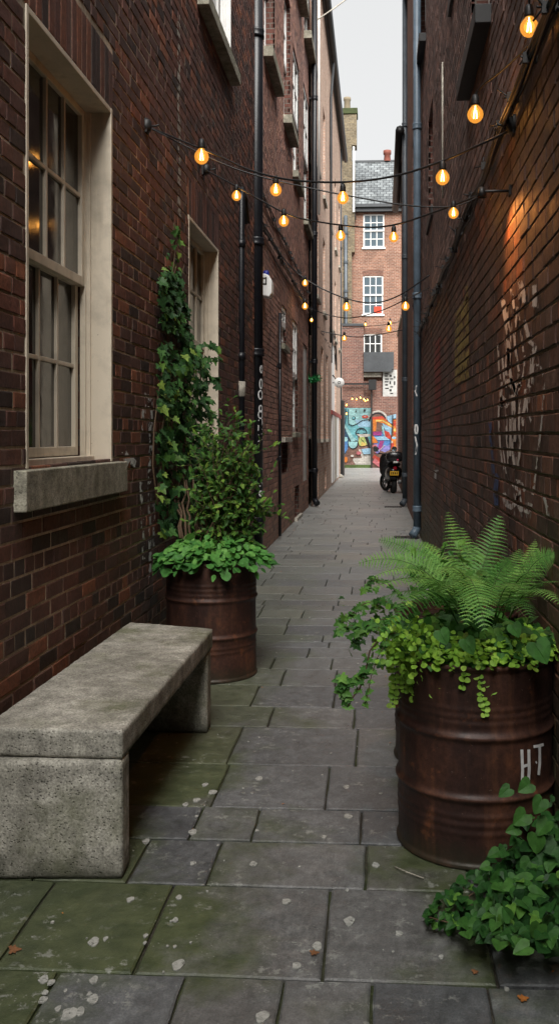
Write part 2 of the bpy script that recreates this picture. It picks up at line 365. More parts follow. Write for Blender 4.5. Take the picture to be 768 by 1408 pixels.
def brickwork(name, W, a0, a1, z0, z1, holes, mats, parent, soldiers=(), rough=.0014, course=.078, L=.232, header_every=4, relief=.0030):
    """real bricks in front of a mortar bed; holes and soldiers are (a0,a1,z0,z1)"""
    mb = MB(); skip = list(holes)+list(soldiers)
    def brick(p0, p1, q0, q1):
        if p1-p0 < .02 or q1-q0 < .02: return
        j = lambda k=.002: random.uniform(-k, k)
        n = abs(random.gauss(0, rough)); e = .003; t = j(.002)
        f = [(p0+e+j(), q0+e+j()), (p1-e+j(), q0+e+j()), (p1-e+j(), q1-e+j()), (p0+e+j(), q1-e+j())]
        bk = [(p0, q0), (p1, q0), (p1, q1), (p0, q1)]
        tl = [j(.001) for _ in range(4)]
        vs = [W(a, n+tl[i], z) for i, (a, z) in enumerate(f)] + [W(a, n-.0025, z) for a, z in bk] + [W(a, -.03, z) for a, z in bk]
        mb.add(vs, [(0,1,2,3), (0,4,5,1), (1,5,6,2), (2,6,7,3), (3,7,4,0), (4,8,9,5), (5,9,10,6), (6,10,11,7), (7,11,8,4)], 0, random.random())
    rows = int((z1-z0)/course); jt = .0125
    for i in range(rows):
        q0 = z0+i*course+jt*.5; q1 = q0+course-jt; qm = (q0+q1)/2
        l = L/2 if i % header_every == 0 else L
        p = a0 - (0 if i % 2 else l*.5)
        iv = [(h[0], h[1]) for h in skip if h[2] < qm < h[3]]
        wob = lambda a: .004*math.sin(a*1.7+i*.3)
        while p < a1:
            s0, s1 = max(p, a0)+jt*.5, min(p+l, a1)-jt*.5
            segs = [(s0, s1)]
            for h0, h1 in iv:
                ns = []
                for x0, x1 in segs:
                    if h1 <= x0 or h0 >= x1: ns.append((x0, x1)); continue
                    if x0 < h0: ns.append((x0, h0))
                    if x1 > h1: ns.append((h1, x1))
                segs = ns
            for x0, x1 in segs:
                wq = wob((x0+x1)/2); brick(x0, x1, q0+wq, q1+wq)
            p += l*random.uniform(.97, 1.03)
    for (s0, s1, q0, q1) in soldiers:
        n = max(3, round((s1-s0)/.078)); st = (s1-s0)/n
        for k in range(n):
            skew = (k/(n-1)-.5)*.0
            brick(s0+k*st+jt/2, s0+(k+1)*st-jt/2, q0+.003, q1-.004)
    wo_ = mb.build('wall', mats[0], parent)
    # mortar bed with openings + reveals
    mm = MB(); as_ = sorted(set([a0, a1]+[x for h in holes for x in h[:2] if a0 < x < a1])); zs = sorted(set([z0, z1]+[x for h in holes for x in h[2:] if z0 < x < z1]))
    for i in range(len(as_)-1):
        for k in range(len(zs)-1):
            am, zm = (as_[i]+as_[i+1])/2, (zs[k]+zs[k+1])/2
            if any(h[0] < am < h[1] and h[2] < zm < h[3] for h in holes): continue
            mm.add([W(as_[i], -relief, zs[k]), W(as_[i+1], -relief, zs[k]), W(as_[i+1], -relief, zs[k+1]), W(as_[i], -relief, zs[k+1])], [(0,1,2,3)])
    mm.build('mortar', mats[1], wo_)
    return wo_
def reveals(mb, W, holes, depth=.34, n0=-.004, m=0):
    for (h0, h1, q0, q1) in holes:
        A = lambda a, n, z: W(a, n, z)
        mb.add([A(h0,n0,q0), A(h0,-depth,q0), A(h0,-depth,q1), A(h0,n0,q1), A(h1,n0,q0), A(h1,-depth,q0), A(h1,-depth,q1), A(h1,n0,q1)],
               [(0,1,2,3), (4,7,6,5), (0,4,5,1), (3,2,6,7)], m)
def slab_wall(mb, W, a0, a1, z0, z1, holes, depth=.34, m=0, n=0.0):
    """flat front with openings and reveals"""
    as_ = sorted(set([a0, a1]+[x for h in holes for x in h[:2]])); zs = sorted(set([z0, z1]+[x for h in holes for x in h[2:]]))
    for i in range(len(as_)-1):
        for k in range(len(zs)-1):
            am, zm = (as_[i]+as_[i+1])/2, (zs[k]+zs[k+1])/2
            if any(h[0] < am < h[1] and h[2] < zm < h[3] for h in holes): continue
            mb.add([W(as_[i], n, zs[k]), W(as_[i+1], n, zs[k]), W(as_[i+1], n, zs[k+1]), W(as_[i], n, zs[k+1])], [(0,1,2,3)], m)
    reveals(mb, W, holes, depth, n, m)

def window(parent, W, h, depth, cols, rows, mat, pane='glass', jamb=0, fw=.055, bar=.022, sill=None, sash=True, label=None):
    a0, a1, z0, z1 = h; f = MB(); e = .002
    if jamb:  # painted lining of the reveal
        fbox(f, W, a0+e, a0+jamb, -depth, .004, z0+e, z1-e); fbox(f, W, a1-jamb, a1-e, -depth, .004, z0+e, z1-e)
        fbox(f, W, a0+jamb, a1-jamb, -depth, .0025, z1-jamb, z1-e)
        for k, dd in enumerate((.03, .055)):
            fbox(f, W, a1-jamb-.018*(k+1), a1-jamb-.018*k-.001, -depth, -depth+.055-k*.022, z0+.03, z1-jamb-.001)
            fbox(f, W, a0+jamb+.018*k+.001, a0+jamb+.018*(k+1), -depth, -depth+.055-k*.022, z0+.03, z1-jamb-.001)
        a0, a1, z1 = a0+jamb+.037, a1-jamb-.037, z1-jamb
        fbox(f, W, a0-.03, a1+.03, -depth+.001, -depth+.075, z0+.002, z0+.035)
        z0 = z0+.036
    zm = (z0+z1)/2 + .0
    def sash_(q0, q1, nn):
        fbox(f, W, a0+e, a0+fw, nn-.035, nn, q0, q1); fbox(f, W, a1-fw, a1-e, nn-.035, nn, q0, q1)
        fbox(f, W, a0+fw, a1-fw, nn-.034, nn+.001, q0, q0+fw); fbox(f, W, a0+fw, a1-fw, nn-.034, nn+.001, q1-fw*.8, q1)
        A, B, D, E = a0+fw, a1-fw, q0+fw, q1-fw*.8
        for i in range(1, cols): c = A+(B-A)*i/cols; fbox(f, W, c-bar/2, c+bar/2, nn-.03, nn-.006, D, E)
        for i in range(1, rows): c = D+(E-D)*i/rows; fbox(f, W, A, B, nn-.028, nn-.008, c-bar/2, c+bar/2)
    if sash:
        sash_(zm-.02, z1-e, -depth+.03); sash_(z0+e, zm+.02, -depth-.008)
    else: sash_(z0+e, z1-e, -depth+.02)
    w_ = f.build('window', M[mat], parent, bevel=.003)
    g_ = MB()
    if sash:
        fbox(g_, W, a0+fw*.5, a1-fw*.5, -depth+.003, -depth+.006, zm, z1-fw*.5)
        fbox(g_, W, a0+fw*.5, a1-fw*.5, -depth-.034, -depth-.031, z0+fw*.5, zm)
    else: fbox(g_, W, a0+fw*.5, a1-fw*.5, -depth-.008, -depth-.005, z0+fw*.5, z1-fw*.5)
    g_.build('pane', M[pane], w_)
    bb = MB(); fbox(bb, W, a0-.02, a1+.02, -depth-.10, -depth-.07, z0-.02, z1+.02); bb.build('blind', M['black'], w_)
    if sill:
        sl = MB(); p, hh, ex, sm = sill
        fbox(sl, W, h[0]-ex, h[1]+ex, -depth*.9, p, z_sill(h)-hh, z_sill(h)-.001); sl.build('sill', M[sm], w_, bevel=.006)
    return w_
def z_sill(h): return h[2]

# ------------------------------------------------------------------ ground and paving
mb = MB(); mb.add([(-150,-60,-.014), (150,-60,-.014), (150,250,-.014), (-150,250,-.014)], [(0,1,2,3)])
tag(mb.build('ground', M['dirt']), kind='structure')
def yv(v, u=400): return P(u, v, z=0).y
vrows = [1470, 1346, 1220, 1158, 1112, 1052, 1000, 972, 943, 920, 904, 890, 882, 873, 860, 850, 839, 832, 825, 817, 806, 796, 788, 779]
ys = [yv(v) for v in vrows]; ujo = {0: [-120, 38, 232, 380, 510, 680], 1: [25, 208, 448, 668], 2: [60, 187, 293, 503, 640], 3: [268, 351, 496, 600], 4: [302, 450, 560], 5: [322, 490], 6: [372, 487], 7: [350, 460], 8: [389, 462], 9: [375, 456]}
while ys[-1] < 48: ys.append(ys[-1]+random.choice([.22, .27, .33, .38, .45, .5]))
pre = []; y = ys[0]
while y > -3: y -= random.uniform(.35, .55); pre.append(y)
offs = len(pre); ys = pre[::-1]+ys
pv = MB()
def slab(x0, x1, y0, y1, sk=.0):
    gp = .0045; q = lambda k: random.uniform(-k, k); zt = q(.0016)
    x0 += gp; x1 -= gp; y0 += gp; y1 -= gp; n = 3
    if x1-x0 < .03: return
    ring = []
    def edge(ax, ay, bx, by):
        for i in range(n+1):
            t = i/(n+1); k = .0022 if i else .003
            ring.append((ax+(bx-ax)*t+q(k), ay+(by-ay)*t+q(k)))
    edge(x0, y0, x1, y0); edge(x1, y0, x1, y1); edge(x1, y1, x0, y1); edge(x0, y1, x0, y0)
    cx, cy = (x0+x1)/2, (y0+y1)/2; N_ = len(ring); b_ = .006
    sh = lambda p: (p[0]+(b_ if p[0] < cx else -b_), p[1]+(b_ if p[1] < cy else -b_))
    tp = [(*sh(p), .0+zt) for p in ring]; md = [(*p, -.004+zt) for p in ring]; bt = [(*p, -.03) for p in ring]
    fs = [tuple(range(N_))] + [(N_+i, N_+(i+1) % N_, (i+1) % N_, i) for i in range(N_)] + [(2*N_+i, 2*N_+(i+1) % N_, N_+(i+1) % N_, N_+i) for i in range(N_)]
    pv.add(tp+md+bt, fs, 0, random.random())
for i in range(len(ys)-1):
    k = i-offs; y0, y1 = ys[i], ys[i+1]; ym = (y0+y1)/2
    xl, xr = -1.56, .70
    if ym > 31: xr = 5
    if ym > 38.6: xl = -4
    if k in ujo:
        vm = (vrows[k]+vrows[k+1])/2 if k else 1408
        xs = sorted([P(u, vm, z=0).x for u in ujo[k]]); xs = [x for x in xs if xl+.1 < x < xr-.1]
    else:
        xs = []; x = xl+random.uniform(.15, .6)
        while x < xr-.2: xs.append(x); x += random.choice([.4, .55, .65, .8, .9])*random.uniform(.9, 1.1)
    xs = [xl]+xs+[xr]
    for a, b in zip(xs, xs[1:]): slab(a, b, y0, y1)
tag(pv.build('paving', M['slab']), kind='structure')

# pale lichen and gum spots lying on the slabs
sp = MB()
def spot(u, v, r):
    p = P(u, v, z=0); R = .82*r*p.y/FPX; n = 22; ph = random.random()*6; z = .0022+random.random()*.0012
    ring = [(p.x+R*(1+.16*math.sin(3*a+ph)+random.uniform(-.06, .06))*math.cos(a), p.y+R*1.5*(1+.16*math.sin(2*a+ph)+random.uniform(-.06, .06))*math.sin(a)) for a in [2*PI*i/n for i in range(n)]]
    sp.add([(x, y, z) for x, y in ring]+[(x, y, z-.0035) for x, y in ring], [tuple(range(n))]+[(n+i, n+(i+1) % n, (i+1) % n, i) for i in range(n)])
for u, v, r in [(129,1296,9),(145,1292,4),(72,1269,3),(179,1238,6),(245,1328,10),(241,1266,5),(246,1235,5),(129,1349,7),(128,1375,9),(123,1368,4),(60,1348,8),(70,1352,6),(59,1376,7),(62,1366,5),(95,1396,13),(110,1392,8),(80,1388,5),(360,1400,11),(348,1189,6),(201,1158,6),(265,1188,5),(265,1145,7),(270,1101,6),(255,1107,5),(292,1090,7),(282,1080,5),(356,1071,6),(353,1143,3),(270,1123,3),(393,1241,7),(436,1302,8),(407,1329,7),(480,1268,9),(548,1285,6),(606,1317,4),(477,1225,3),(478,1123,7),(445,1152,4),(516,1190,6),(476,1083,5),(523,1092,3),(696,1361,4),(540,1310,2),(425,1308,2),(90,1364,3),(235,1268,2),(199,1298,3),(200,1288,4),(230,1302,2),(240,1303,3),(262,1297,2)]: spot(u, v, r)
for _ in range(230):
    y = random.uniform(2.6, 16)**1.0; x = random.uniform(-1.4, .6); u = CU; 
    d = Vector((x, y, -CAMZ)); dep = -d.x*_s+d.y*_c; rt = d.x*_c+d.y*_s
    spot(CU+FPX*rt/dep, CV+FPX*CAMZ/dep, random.uniform(.25, 1.1)*3.5/ (1+y*.12) * .8)
tag(sp.build('lichen_spots', M['spot']), 'pale round lichen and gum spots scattered over the flagstones', None, None, 'stuff')

# ------------------------------------------------------------------ LEFT, near building
WL = frameL(XL)
yB = YL(354)                                       # where the near building meets the next
h1 = (YL(35), YL(154), 1.385, ZL(154, 150)); h2 = (YL(259), YL(300), 1.42, ZL(300, 343)); h3 = (YL(272), YL(317), 5.27, 7.3)
b1 = thing('brick_building', (XL-2, 4, 0), 'dark red brick building on the near left with cream sash windows', 'building')
wl_ = brickwork('wall', WL, -3, yB-.01, 0, 7.6, [h1, h2, h3], (M['brickL'], M['mortarL']), b1,
          soldiers=[(h1[0]-.12, h1[1]+.02, h1[3], h1[3]+.32), (h2[0]-.05, h2[1]+.05, h2[3], h2[3]+.32), (h3[0], h3[1], h3[3], h3[3]+.25)])
rv = MB(); reveals(rv, WL, [h1, h2, h3], .30)
rv.box((XL-5, -3, 0), (XL-.5, yB-.01, 7.6)); rv.box((XL-.5, -3, 7.6), (XL-.0, yB-.01, 7.7)); rv.box((XL-.5, -3, 0), (XL-.02, -2.9, 7.6))
rv.build('upper_wall', M['brickrev'], b1)
window(b1, WL, h1, .165, 4, 2, 'cream', jamb=.03, fw=.05, sill=(.055, .175, .13, 'sill'))
window(b1, WL, h2, .15, 4, 2, 'cream', jamb=.03, fw=.05, sill=(.05, .16, .04, 'sill'))
window(b1, WL, h3, .10, 3, 2, 'white', jamb=.03, sill=(.10, .12, .03, 'sill'))

# ------------------------------------------------------------------ LEFT, second building
y2 = 20.3
b2 = thing('brick_building', (XL-2, 16, 0), 'brown brick building behind the black drainpipe, with arched windows and stone sills', 'building')
gw = [(YL(387), YL(393.5), ZL(393, 478), ZL(393, 425)), (YL(402), YL(409), 1.62, ZL(409, 447)), (YL(416.5), YL(422), .62, ZL(422, 478))]
low = [(YL(387), YL(395), .95, 1.45), (YL(405), YL(411), .02, .62)]
up1 = [(YL(363), YL(378), 6.72, 9.3), (YL(390), YL(399), 6.72, 9.0), (YL(402.5), YL(411), 6.3, 8.6), (YL(417), YL(424), 6.0, 8.8)]
up2 = [(YL(404), YL(413), 10.0, 12), (YL(418), YL(426), 9.9, 12)]
brickwork('wall', WL, yB, y2, 0, 13.3, gw+low+up1+up2, (M['brick2'], M['mortar2']), b2,
          soldiers=[(h[0]-.06, h[1]+.06, h[3], h[3]+.25) for h in gw+up1])
rv = MB(); reveals(rv, WL, gw+low+up1+up2, .3); rv.box((XL-5, yB, 0), (XL-.5, y2, 13.3))
for h in low: fbox(rv, WL, h[0], h[1], -.3, -.28, h[2], h[3])
rv.build('reveal', M['brickrev'], b2)
for h in gw[:2]: window(b2, WL, h, .045, 2, 2, 'white', fw=.10, sill=(.06, .09, .05, 'sill'))
window(b2, WL, up1[0], .13, 2, 2, 'white', fw=.08, sill=(.13, .14, .08, 'sill'))
window(b2, WL, up1[1], .10, 2, 2, 'white', fw=.08, sill=(.14, .14, .08, 'sill'))
window(b2, WL, up1[2], .055, 2, 2, 'white', fw=.10, sill=(.10, .12, .05, 'sill'))
window(b2, WL, up1[3], .045, 2, 2, 'white', fw=.10, sill=(.10, .12, .05, 'sill'))
for h in up2: window(b2, WL, h, .05, 2, 2, 'white', fw=.10, sill=(.16, .16, .10, 'sill'))
d = MB(); h = gw[2]; fbox(d, WL, h[0]+.01, h[1]-.01, -.06, -.02, h[2], h[3]-.01); fbox(d, WL, h[0]+.12, h[1]-.12, -.019, -.012, h[2]+.15, h[2]+1.0); fbox(d, WL, h[0]+.12, h[1]-.12, -.019, -.012, h[2]+1.15, h[3]-.2)
d.build('door', M['white'], b2, bevel=.004)
lg = MB(); fbox(lg, WL, low[0][0]-.1, low[0][1]+.2, 0.001, .07, 1.45, 1.53); lg.build('stone_ledge', M['stoneband'], b2, bevel=.005)
lg = MB(); fbox(lg, WL, low[1][0]-.1, low[1][1]+.15, 0.001, .06, -.02, .06); lg.build('stone_ledge', M['stoneband'], b2, bevel=.005)

# ------------------------------------------------------------------ LEFT, third building
y3 = 38.4; X3 = -1.44; W3 = frameL(X3)
b3 = thing('brick_building', (X3-2, 29, 0), 'pale peach brick building at the far left under a long black gutter', 'building')
hs3 = []
for yc in (21.9, 24.3, 26.7): hs3.append((yc-.5, yc+.5, 1.5, 3.9))
for yc in (22.3, 25.2, 28.6, 32.0, 35.2): hs3 += [(yc-.5, yc+.5, 4.9, 6.9), (yc-.5, yc+.5, 8.0, 10.4)]
arch = (29.3, 32.6, 2.4, 4.7); hs3.append(arch); lowo = [(22.0, 22.9, .1, .75), (25.5, 26.3, .1, .7)]
s3 = MB(); slab_wall(s3, W3, y2+.01, y3, 0, 13.1, hs3+lowo, .12)
s3.box((X3-5, y2+.01, 0), (X3-.3, y3, 13.1)); s3.box((X3-.3, y3-.02, 0), (X3-.002, y3, 13.1))
for h in lowo: fbox(s3, W3, h[0], h[1], -.12, -.11, h[2], h[3])
s3.build('wall', M['brick3'], b3)
for h in hs3[:-1]: window(b3, W3, h, .09, 2, 2, 'white', pane='glassblue' if h[2] > 4 else 'glass', fw=.07, sill=(.07, .1, .05, 'stoneband'))
a_ = MB(); fbox(a_, W3, arch[0], arch[1], -.1, -.05, arch[2], arch[3]); a_.build('arch_panel', M['white'], b3)
tr = MB(); n = 14
for i in range(n):
    t0, t1 = PI*i/n, PI*(i+1)/n; c_ = (arch[0]+arch[1])/2; R0 = (arch[1]-arch[0])/2
    for tt0, tt1 in ((t0, t1),):
        vs = []
        for t in (tt0, tt1):
            for rr in (R0*1.0, R0*1.16):
                vs.append((c_+rr*math.cos(t), 3.9+rr*.62*math.sin(t)))
        tr.add([W3(a, .03, z) for a, z in vs]+[W3(a, -.01, z) for a, z in vs], [(0,1,3,2), (4,6,7,5), (0,2,6,4), (1,5,7,3)])
tr.build('arch_surround', M['black'], b3)
gt = MB(); gt.tube([(X3+.14, y2+.1, 13.05), (X3+.14, y3, 13.0)], .075, 8); gt.box((X3+.002, y2+.1, 13.06), (X3+.22, y3+.2, 13.2)); gt.build('gutter', M['lead'], b3)
sh = MB()
fbox(sh, W3, 28.9, 36.2, .002, .05, 2.26, 2.39, 1); fbox(sh, W3, 29.2, 30.6, .002, .04, .1, 2.25, 0); fbox(sh, W3, 30.9, 32.4, .002, .04, .1, 2.25, 2); fbox(sh, W3, 32.7, 34.0, .002, .04, .1, 2.25, 0)
fbox(sh, W3, 36.4, 37.8, .002, .12, 0, 3.0, 3)
sh.build('shopfront', [M['white'], M['paintred'], M['stoneband'], M['black']], b3)

# ------------------------------------------------------------------ RIGHT, near building
WR = frameR(XR); WRu = frameR(XR+.03); yR = 14.7; zC = 3.12
r1 = thing('brick_building', (XR+2, 6, 0), 'sooty brown brick building on the near right with graffiti on it', 'building')
dh = (YR(598), YR(606), .9, ZR(602, 440))
brickwork('wall', WR, -3, yR, 0, zC, [dh], (M['brickR'], M['mortarR']), r1, soldiers=[(dh[0]-.1, dh[1]+.1, dh[3], dh[3]+.2)], course=.081, rough=.0018, relief=.005)
hu = [(5.75, 6.9, 4.16, 6.2), (YR(585, .69), YR(577, .69)+.2, 7.25, 9.2), (7.7, 8.7, 5.6, 7.4), (11.6, 12.6, 4.4, 5.8)]
wu = brickwork('wall', WRu, -3, yR, zC, 9.2, hu, (M['brickRu'], M['mortarR']), r1, course=.081)
rv = MB(); reveals(rv, WR, [dh], .16); reveals(rv, WRu, hu, .25); fbox(rv, WR, dh[0], dh[1], -.16, -.15, dh[2], dh[3])
rv.box((XR+.45, -3, 0), (XR+5, yR, 9.2)); rv.box((XR+.03, -3, 9.2), (XR+.45, yR, 9.3)); rv.box((XR+.04, -3, 0), (XR+.45, -2.9, 9.2))
rv.build('reveal', M['brickrev'], r1)
for i, h in enumerate(hu): window(r1, WRu, h, .12, 2, 2, 'white', fw=.06, pane='glassblue', sill=(.10 if i < 2 else .03, .12, .08, 'black'))
lg = MB(); fbox(lg, WR, -3, yR, -.028, .012, zC-.005, zC+.045); lg.build('ledge', M['lead'], r1)

# RIGHT, middle, gutter building and low wall
r2 = thing('brick_building', (XR+2, 17.5, 0), 'reddish brick building between the two tall pipes on the right', 'building')
m_ = MB(); hR2 = [(15.6, 16.3, .2, 1.1), (16.6, 17.5, 1.7, 4.0), (16.6, 17.5, 5.0, 7.0)]; slab_wall(m_, WR, yR+.01, 20.6, 0, 11.2, hR2, .2); m_.box((XR+.3, yR+.01, 0), (XR+5, 20.6, 11.2)); 
for h in hR2: fbox(m_, WR, h[0], h[1], -.2, -.19, h[2], h[3])
m_.box((XR+.002, 20.58, 0), (XR+.3, 20.6, 11.2)); m_.build('wall', M['brickR2'], r2)
m_ = MB(); fbox(m_, WR, yR, 20.7, -.1, .10, 11.2, 11.35); m_.build('coping', M['lead'], r2)
r3 = thing('brick_building', (XR+2, 23.5, 0), 'low brick building on the far right under a sloping dark gutter', 'building')
m_ = MB(); m_.box((XR+.02, 20.65, 0), (XR+5, 26.2, 8.1)); m_.build('wall', M['brickR2'], r3)
m_ = MB(); m_.tube([(XR-.16, 20.3, 8.25), (XR-.14, 26.4, 8.0)], .10, 8); m_.box((XR-.10, 20.65, 8.1), (XR+.3, 26.4, 8.3)); m_.build('gutter', M['black'], r3)
r4 = thing('brick_wall', (XR+.3, 28.6, 0), 'narrow brick garden wall beyond the parked scooter', 'wall')
m_ = MB(); m_.box((XR+.03, 26.25, 0), (XR+.36, 31, 4.9)); m_.build('wall_body', M['brickE2'], r4)
m_ = MB(); m_.box((XR-.0, 26.25, 4.9), (XR+.39, 31.03, 5.0)); m_.build('coping', M['stoneband'], r4)

shade_block = thing('brick_building', (0, -5, 0), 'unseen brick block added behind the camera to shade the near alley', 'building')  # unseen block, added only to keep light off the near ground
m_ = MB(); m_.box((-8, -9, 0), (8, -5, 6.5)); m_.build('wall', M['brickR2'], shade_block)
# ------------------------------------------------------------------ END building
YF = 47.6; WE = frameE(YF)
def E(u, v, y=YF): return P(u, v, y=y)
def rect(u0, u1, v0, v1, y=YF): a = E(u0, v1, y); b_ = E(u1, v0, y); return (a.x, b_.x, a.z, b_.z)
e1 = thing('brick_house', (0, YF, 0), 'orange brick house closing the alley, with white sash windows and a slate roof', 'house')
we = [rect(499, 528, 294, 340), rect(498.5, 526.5, 379, 432), rect(499, 525, 459, 486)]
xe0, xe1 = -5.5, 6.5; zg = E(510, 283).z
m_ = MB(); slab_wall(m_, WE, xe0, xe1, 0, zg, we, .12); m_.box((xe0, YF+.3, 0), (xe1, YF+7.5, zg)); ew = m_.build('wall', M['brickE'], e1)
for i, h in enumerate(we):
    window(e1, WE, h, .05, 3, 2 if i < 2 else 2, 'white', pane='glassblue' if i < 2 else 'glass', fw=.075, bar=.04, sill=(.06, .09, .06, 'white'), sash=i < 2)
    hd = MB(); k = 9   # gauged arch
    for j in range(k):
        a0, a1 = h[0]+(h[1]-h[0])*j/k, h[0]+(h[1]-h[0])*(j+1)/k; rise = .07*(1-((j+.5)/k*2-1)**2)
        hd.box(WE(a0+.006, .004, h[3]-.02+rise), WE(a1-.006, .012, h[3]+.26+rise), 0)
    hd.build('brick_arch', M['brickR2'], ew)
pl = MB(); c_ = rect(514, 524, 421, 430); pl.box(WE(c_[0], -.03, c_[2]), WE(c_[1], -.02, c_[3])); pl.build('window_sticker', simple('red card', (.5, .05, .02), .7), ew)
zr = E(510, 222, YF+4).z; rf = MB()
rf.add([(xe0, YF-.25, zg-.02), (xe1, YF-.25, zg-.02), (xe1, YF+4, zr), (xe0, YF+4, zr), (xe0, YF+8.2, zg), (xe1, YF+8.2, zg)], [(0,1,2,3), (3,2,5,4)])
rf.add([(xe0, YF-.25, zg-.08), (xe1, YF-.25, zg-.08), (xe1, YF+8.2, zg-.06), (xe0, YF+8.2, zg-.06)], [(0,1,2,3)]); 
ro = rf.build('roof', M['slate'], e1)
m_ = MB(); m_.box((xe0, YF+3.9, zr-.05), (xe1, YF+4.1, zr+.06)); m_.build('ridge', M['lead'], ro)
m_ = MB(); m_.box((E(484, 280).x, YF-.38, zg-.12), (xe1, YF-.26, zg+.02)); m_.box((E(484, 280).x, YF-.25, zg-.32), (xe1, YF-.01, zg-.085)); m_.tube([(E(484, 283).x, YF-.25, zg-.15), (E(487, 290).x, YF-.2, zg-.5), (E(488, 298).x, YF-.1, zg-.7)], .06, 8); m_.build('gutter', M['lead'], e1)
ca = E(466, 300, YF-.2).x; cb_ = E(490, 300, YF-.2).x; ct = E(477, 158, YF-.2).z
m_ = MB(); m_.box((ca, YF-.4, 0), (cb_-.25, YF+.9, ct-1.6)); m_.box((ca, YF-.4, ct-1.6), (cb_, YF+.5, ct)); m_.box((cb_-.3, YF-.36, 11), (cb_-.1, YF+1.2, ct-2.4)); ch = m_.build('chimney', M['brickCh'], e1)
m_ = MB(); m_.box((ca-.05, YF-.46, ct), (cb_+.05, YF+.56, ct+.3)); m_.build('chimney_cap', simple('mossy cap', (.055, .07, .025), .9, 0, .5, 6), ch, bevel=.03)
pt = E(477, 150, YF); m_ = MB(); m_.lathe([(.17, 0), (.16, .5), (.19, .55), (.19, .68), (.15, .7), (.13, .5)], pt.x, YF, 20, base=ct+.28); m_.build('chimney_pot', simple('buff clay pot', (.22, .18, .12), .8), ch)
m_ = MB(); fl = E(486, 240, YF-.4).x; m_.box((fl-.05, YF-.47, zg-.4), (fl+.05, YF-.41, E(486, 205).z)); m_.build('flashing', M['white'], ch)
m_ = MB(); px = E(532, 220, YF+4.0); m_.lathe([(.2, 0), (.17, .35), (.22, .4), (.22, .6), (.15, .62)], px.x, YF+4, 16, base=zr); m_.build('chimney_pot', simple('red clay pot', (.20, .06, .04), .8), ro)
# black soil pipe on the house front
m_ = MB(); q = [E(475, 296, YF-.5), E(475, 446, YF-.5), E(478, 449, YF-.5), E(492, 451, YF-.5)]; m_.tube(q, .09, 10)
for vv in (320, 360, 400): p = E(475, vv, YF-.5); m_.lathe([(.12, -.06), (.12, .06)], p.x, p.y, 12, base=p.z)
tag(m_.build('soil_pipe', M['greypipe']), 'dark soil pipe running down the far orange brick house beside the chimney', 'pipe')
# lower projecting blocks with murals
YM = 47.0
e2 = thing('brick_outbuilding', (-1, YM, 0), 'dull red brick outbuilding at the alley end with painted murals', 'outbuilding')
c0 = E(470, 448, YM); c1 = E(499.5, 540, YM); c3 = E(510, 552, YM); xl_ = -5.0
m_ = MB(); m_.box((xl_, YM, 0), (c1.x, YF-.01, c0.z)); m_.box((c1.x+.002, YM, 0), (6.2, YF-.02, E(520, 545, YM).z)); m_.box((c1.x+.002, YM+.25, E(520, 545, YM).z), (6.2, YF-.02, E(520, 523, YM).z)); wb = m_.build('wall', M['brickE2'], e2)
m_ = MB(); m_.box((xl_, YM-.05, c0.z), (c1.x+.05, YF, c0.z+.12)); m_.build('coping', M['lead'], wb)
f0 = rect(499.5, 541, 484, 508, YM); m_ = MB(); m_.box((f0[0], YM-.1, f0[2]), (f0[1], YF-.1, f0[3])); m_.box((f0[0], YM-.18, f0[2]-.12), (f0[1]-.1, YM-.1, f0[2]+.02)); m_.build('fascia', M['lead'], e2)
f0 = rect(499.5, 524, 512, 518, YM); m_ = MB(); m_.box((f0[0], YM+.12, f0[2]), (f0[1], YM+.24, f0[3])); m_.build('lintel', M['stoneband'], e2)
f0 = rect(526, 545.5, 508, 546, YM); sg = thing('painted_board', ((f0[0]+f0[1])/2, YM+.1, f0[2]), 'white board with dark vertical lettering above the right mural', 'sign')
m_ = MB(); m_.box((f0[0], YM+.1, f0[2]), (f0[1], YM+.16, f0[3])); m_.build('board', simple('weathered white board', (.42, .42, .40), .7, 0, .4, 8), sg)
m_ = MB()
for (u, v, w_, hh) in [(528.5,513,5,1.6),(528.5,516,4,1.6),(529,520,5,2),(528.5,524,5,1.6),(529,528,4,2),(529,533,5,1.5),(535,515,3,3),(536,520,4,1.5),(535,524,2,4),(536,531,4,1.5),(535,535,3,3),(536,540,4,1.6),(541,517,2,3),(541,524,2,5)]:
    a = E(u, v+hh, YM+.095); b_ = E(u+w_, v, YM+.095); m_.box((a.x, YM+.092, a.z), (b_.x, YM+.098, b_.z))
m_.build('lettering', M['black'], sg)
# black flue with horizontal duct
m_ = MB(); a = E(506.5, 536, YM-.3); b_ = E(517, 522, YM-.3); m_.box((a.x, YM-.45, a.z), (b_.x, YM-.1, b_.z)); a = E(471, 529, YM-.2); b_ = E(507, 526.5, YM-.2); m_.box((a.x, YM-.25, a.z), (b_.x, YM-.15, b_.z))
a = E(509.5, 640, YM-.2); b_ = E(511.5, 536, YM-.2); m_.box((a.x, YM-.25, 0), (b_.x, YM-.15, b_.z))
tag(m_.build('drain_hopper', M['black']), 'black hopper and duct between the two murals', 'drain hopper')
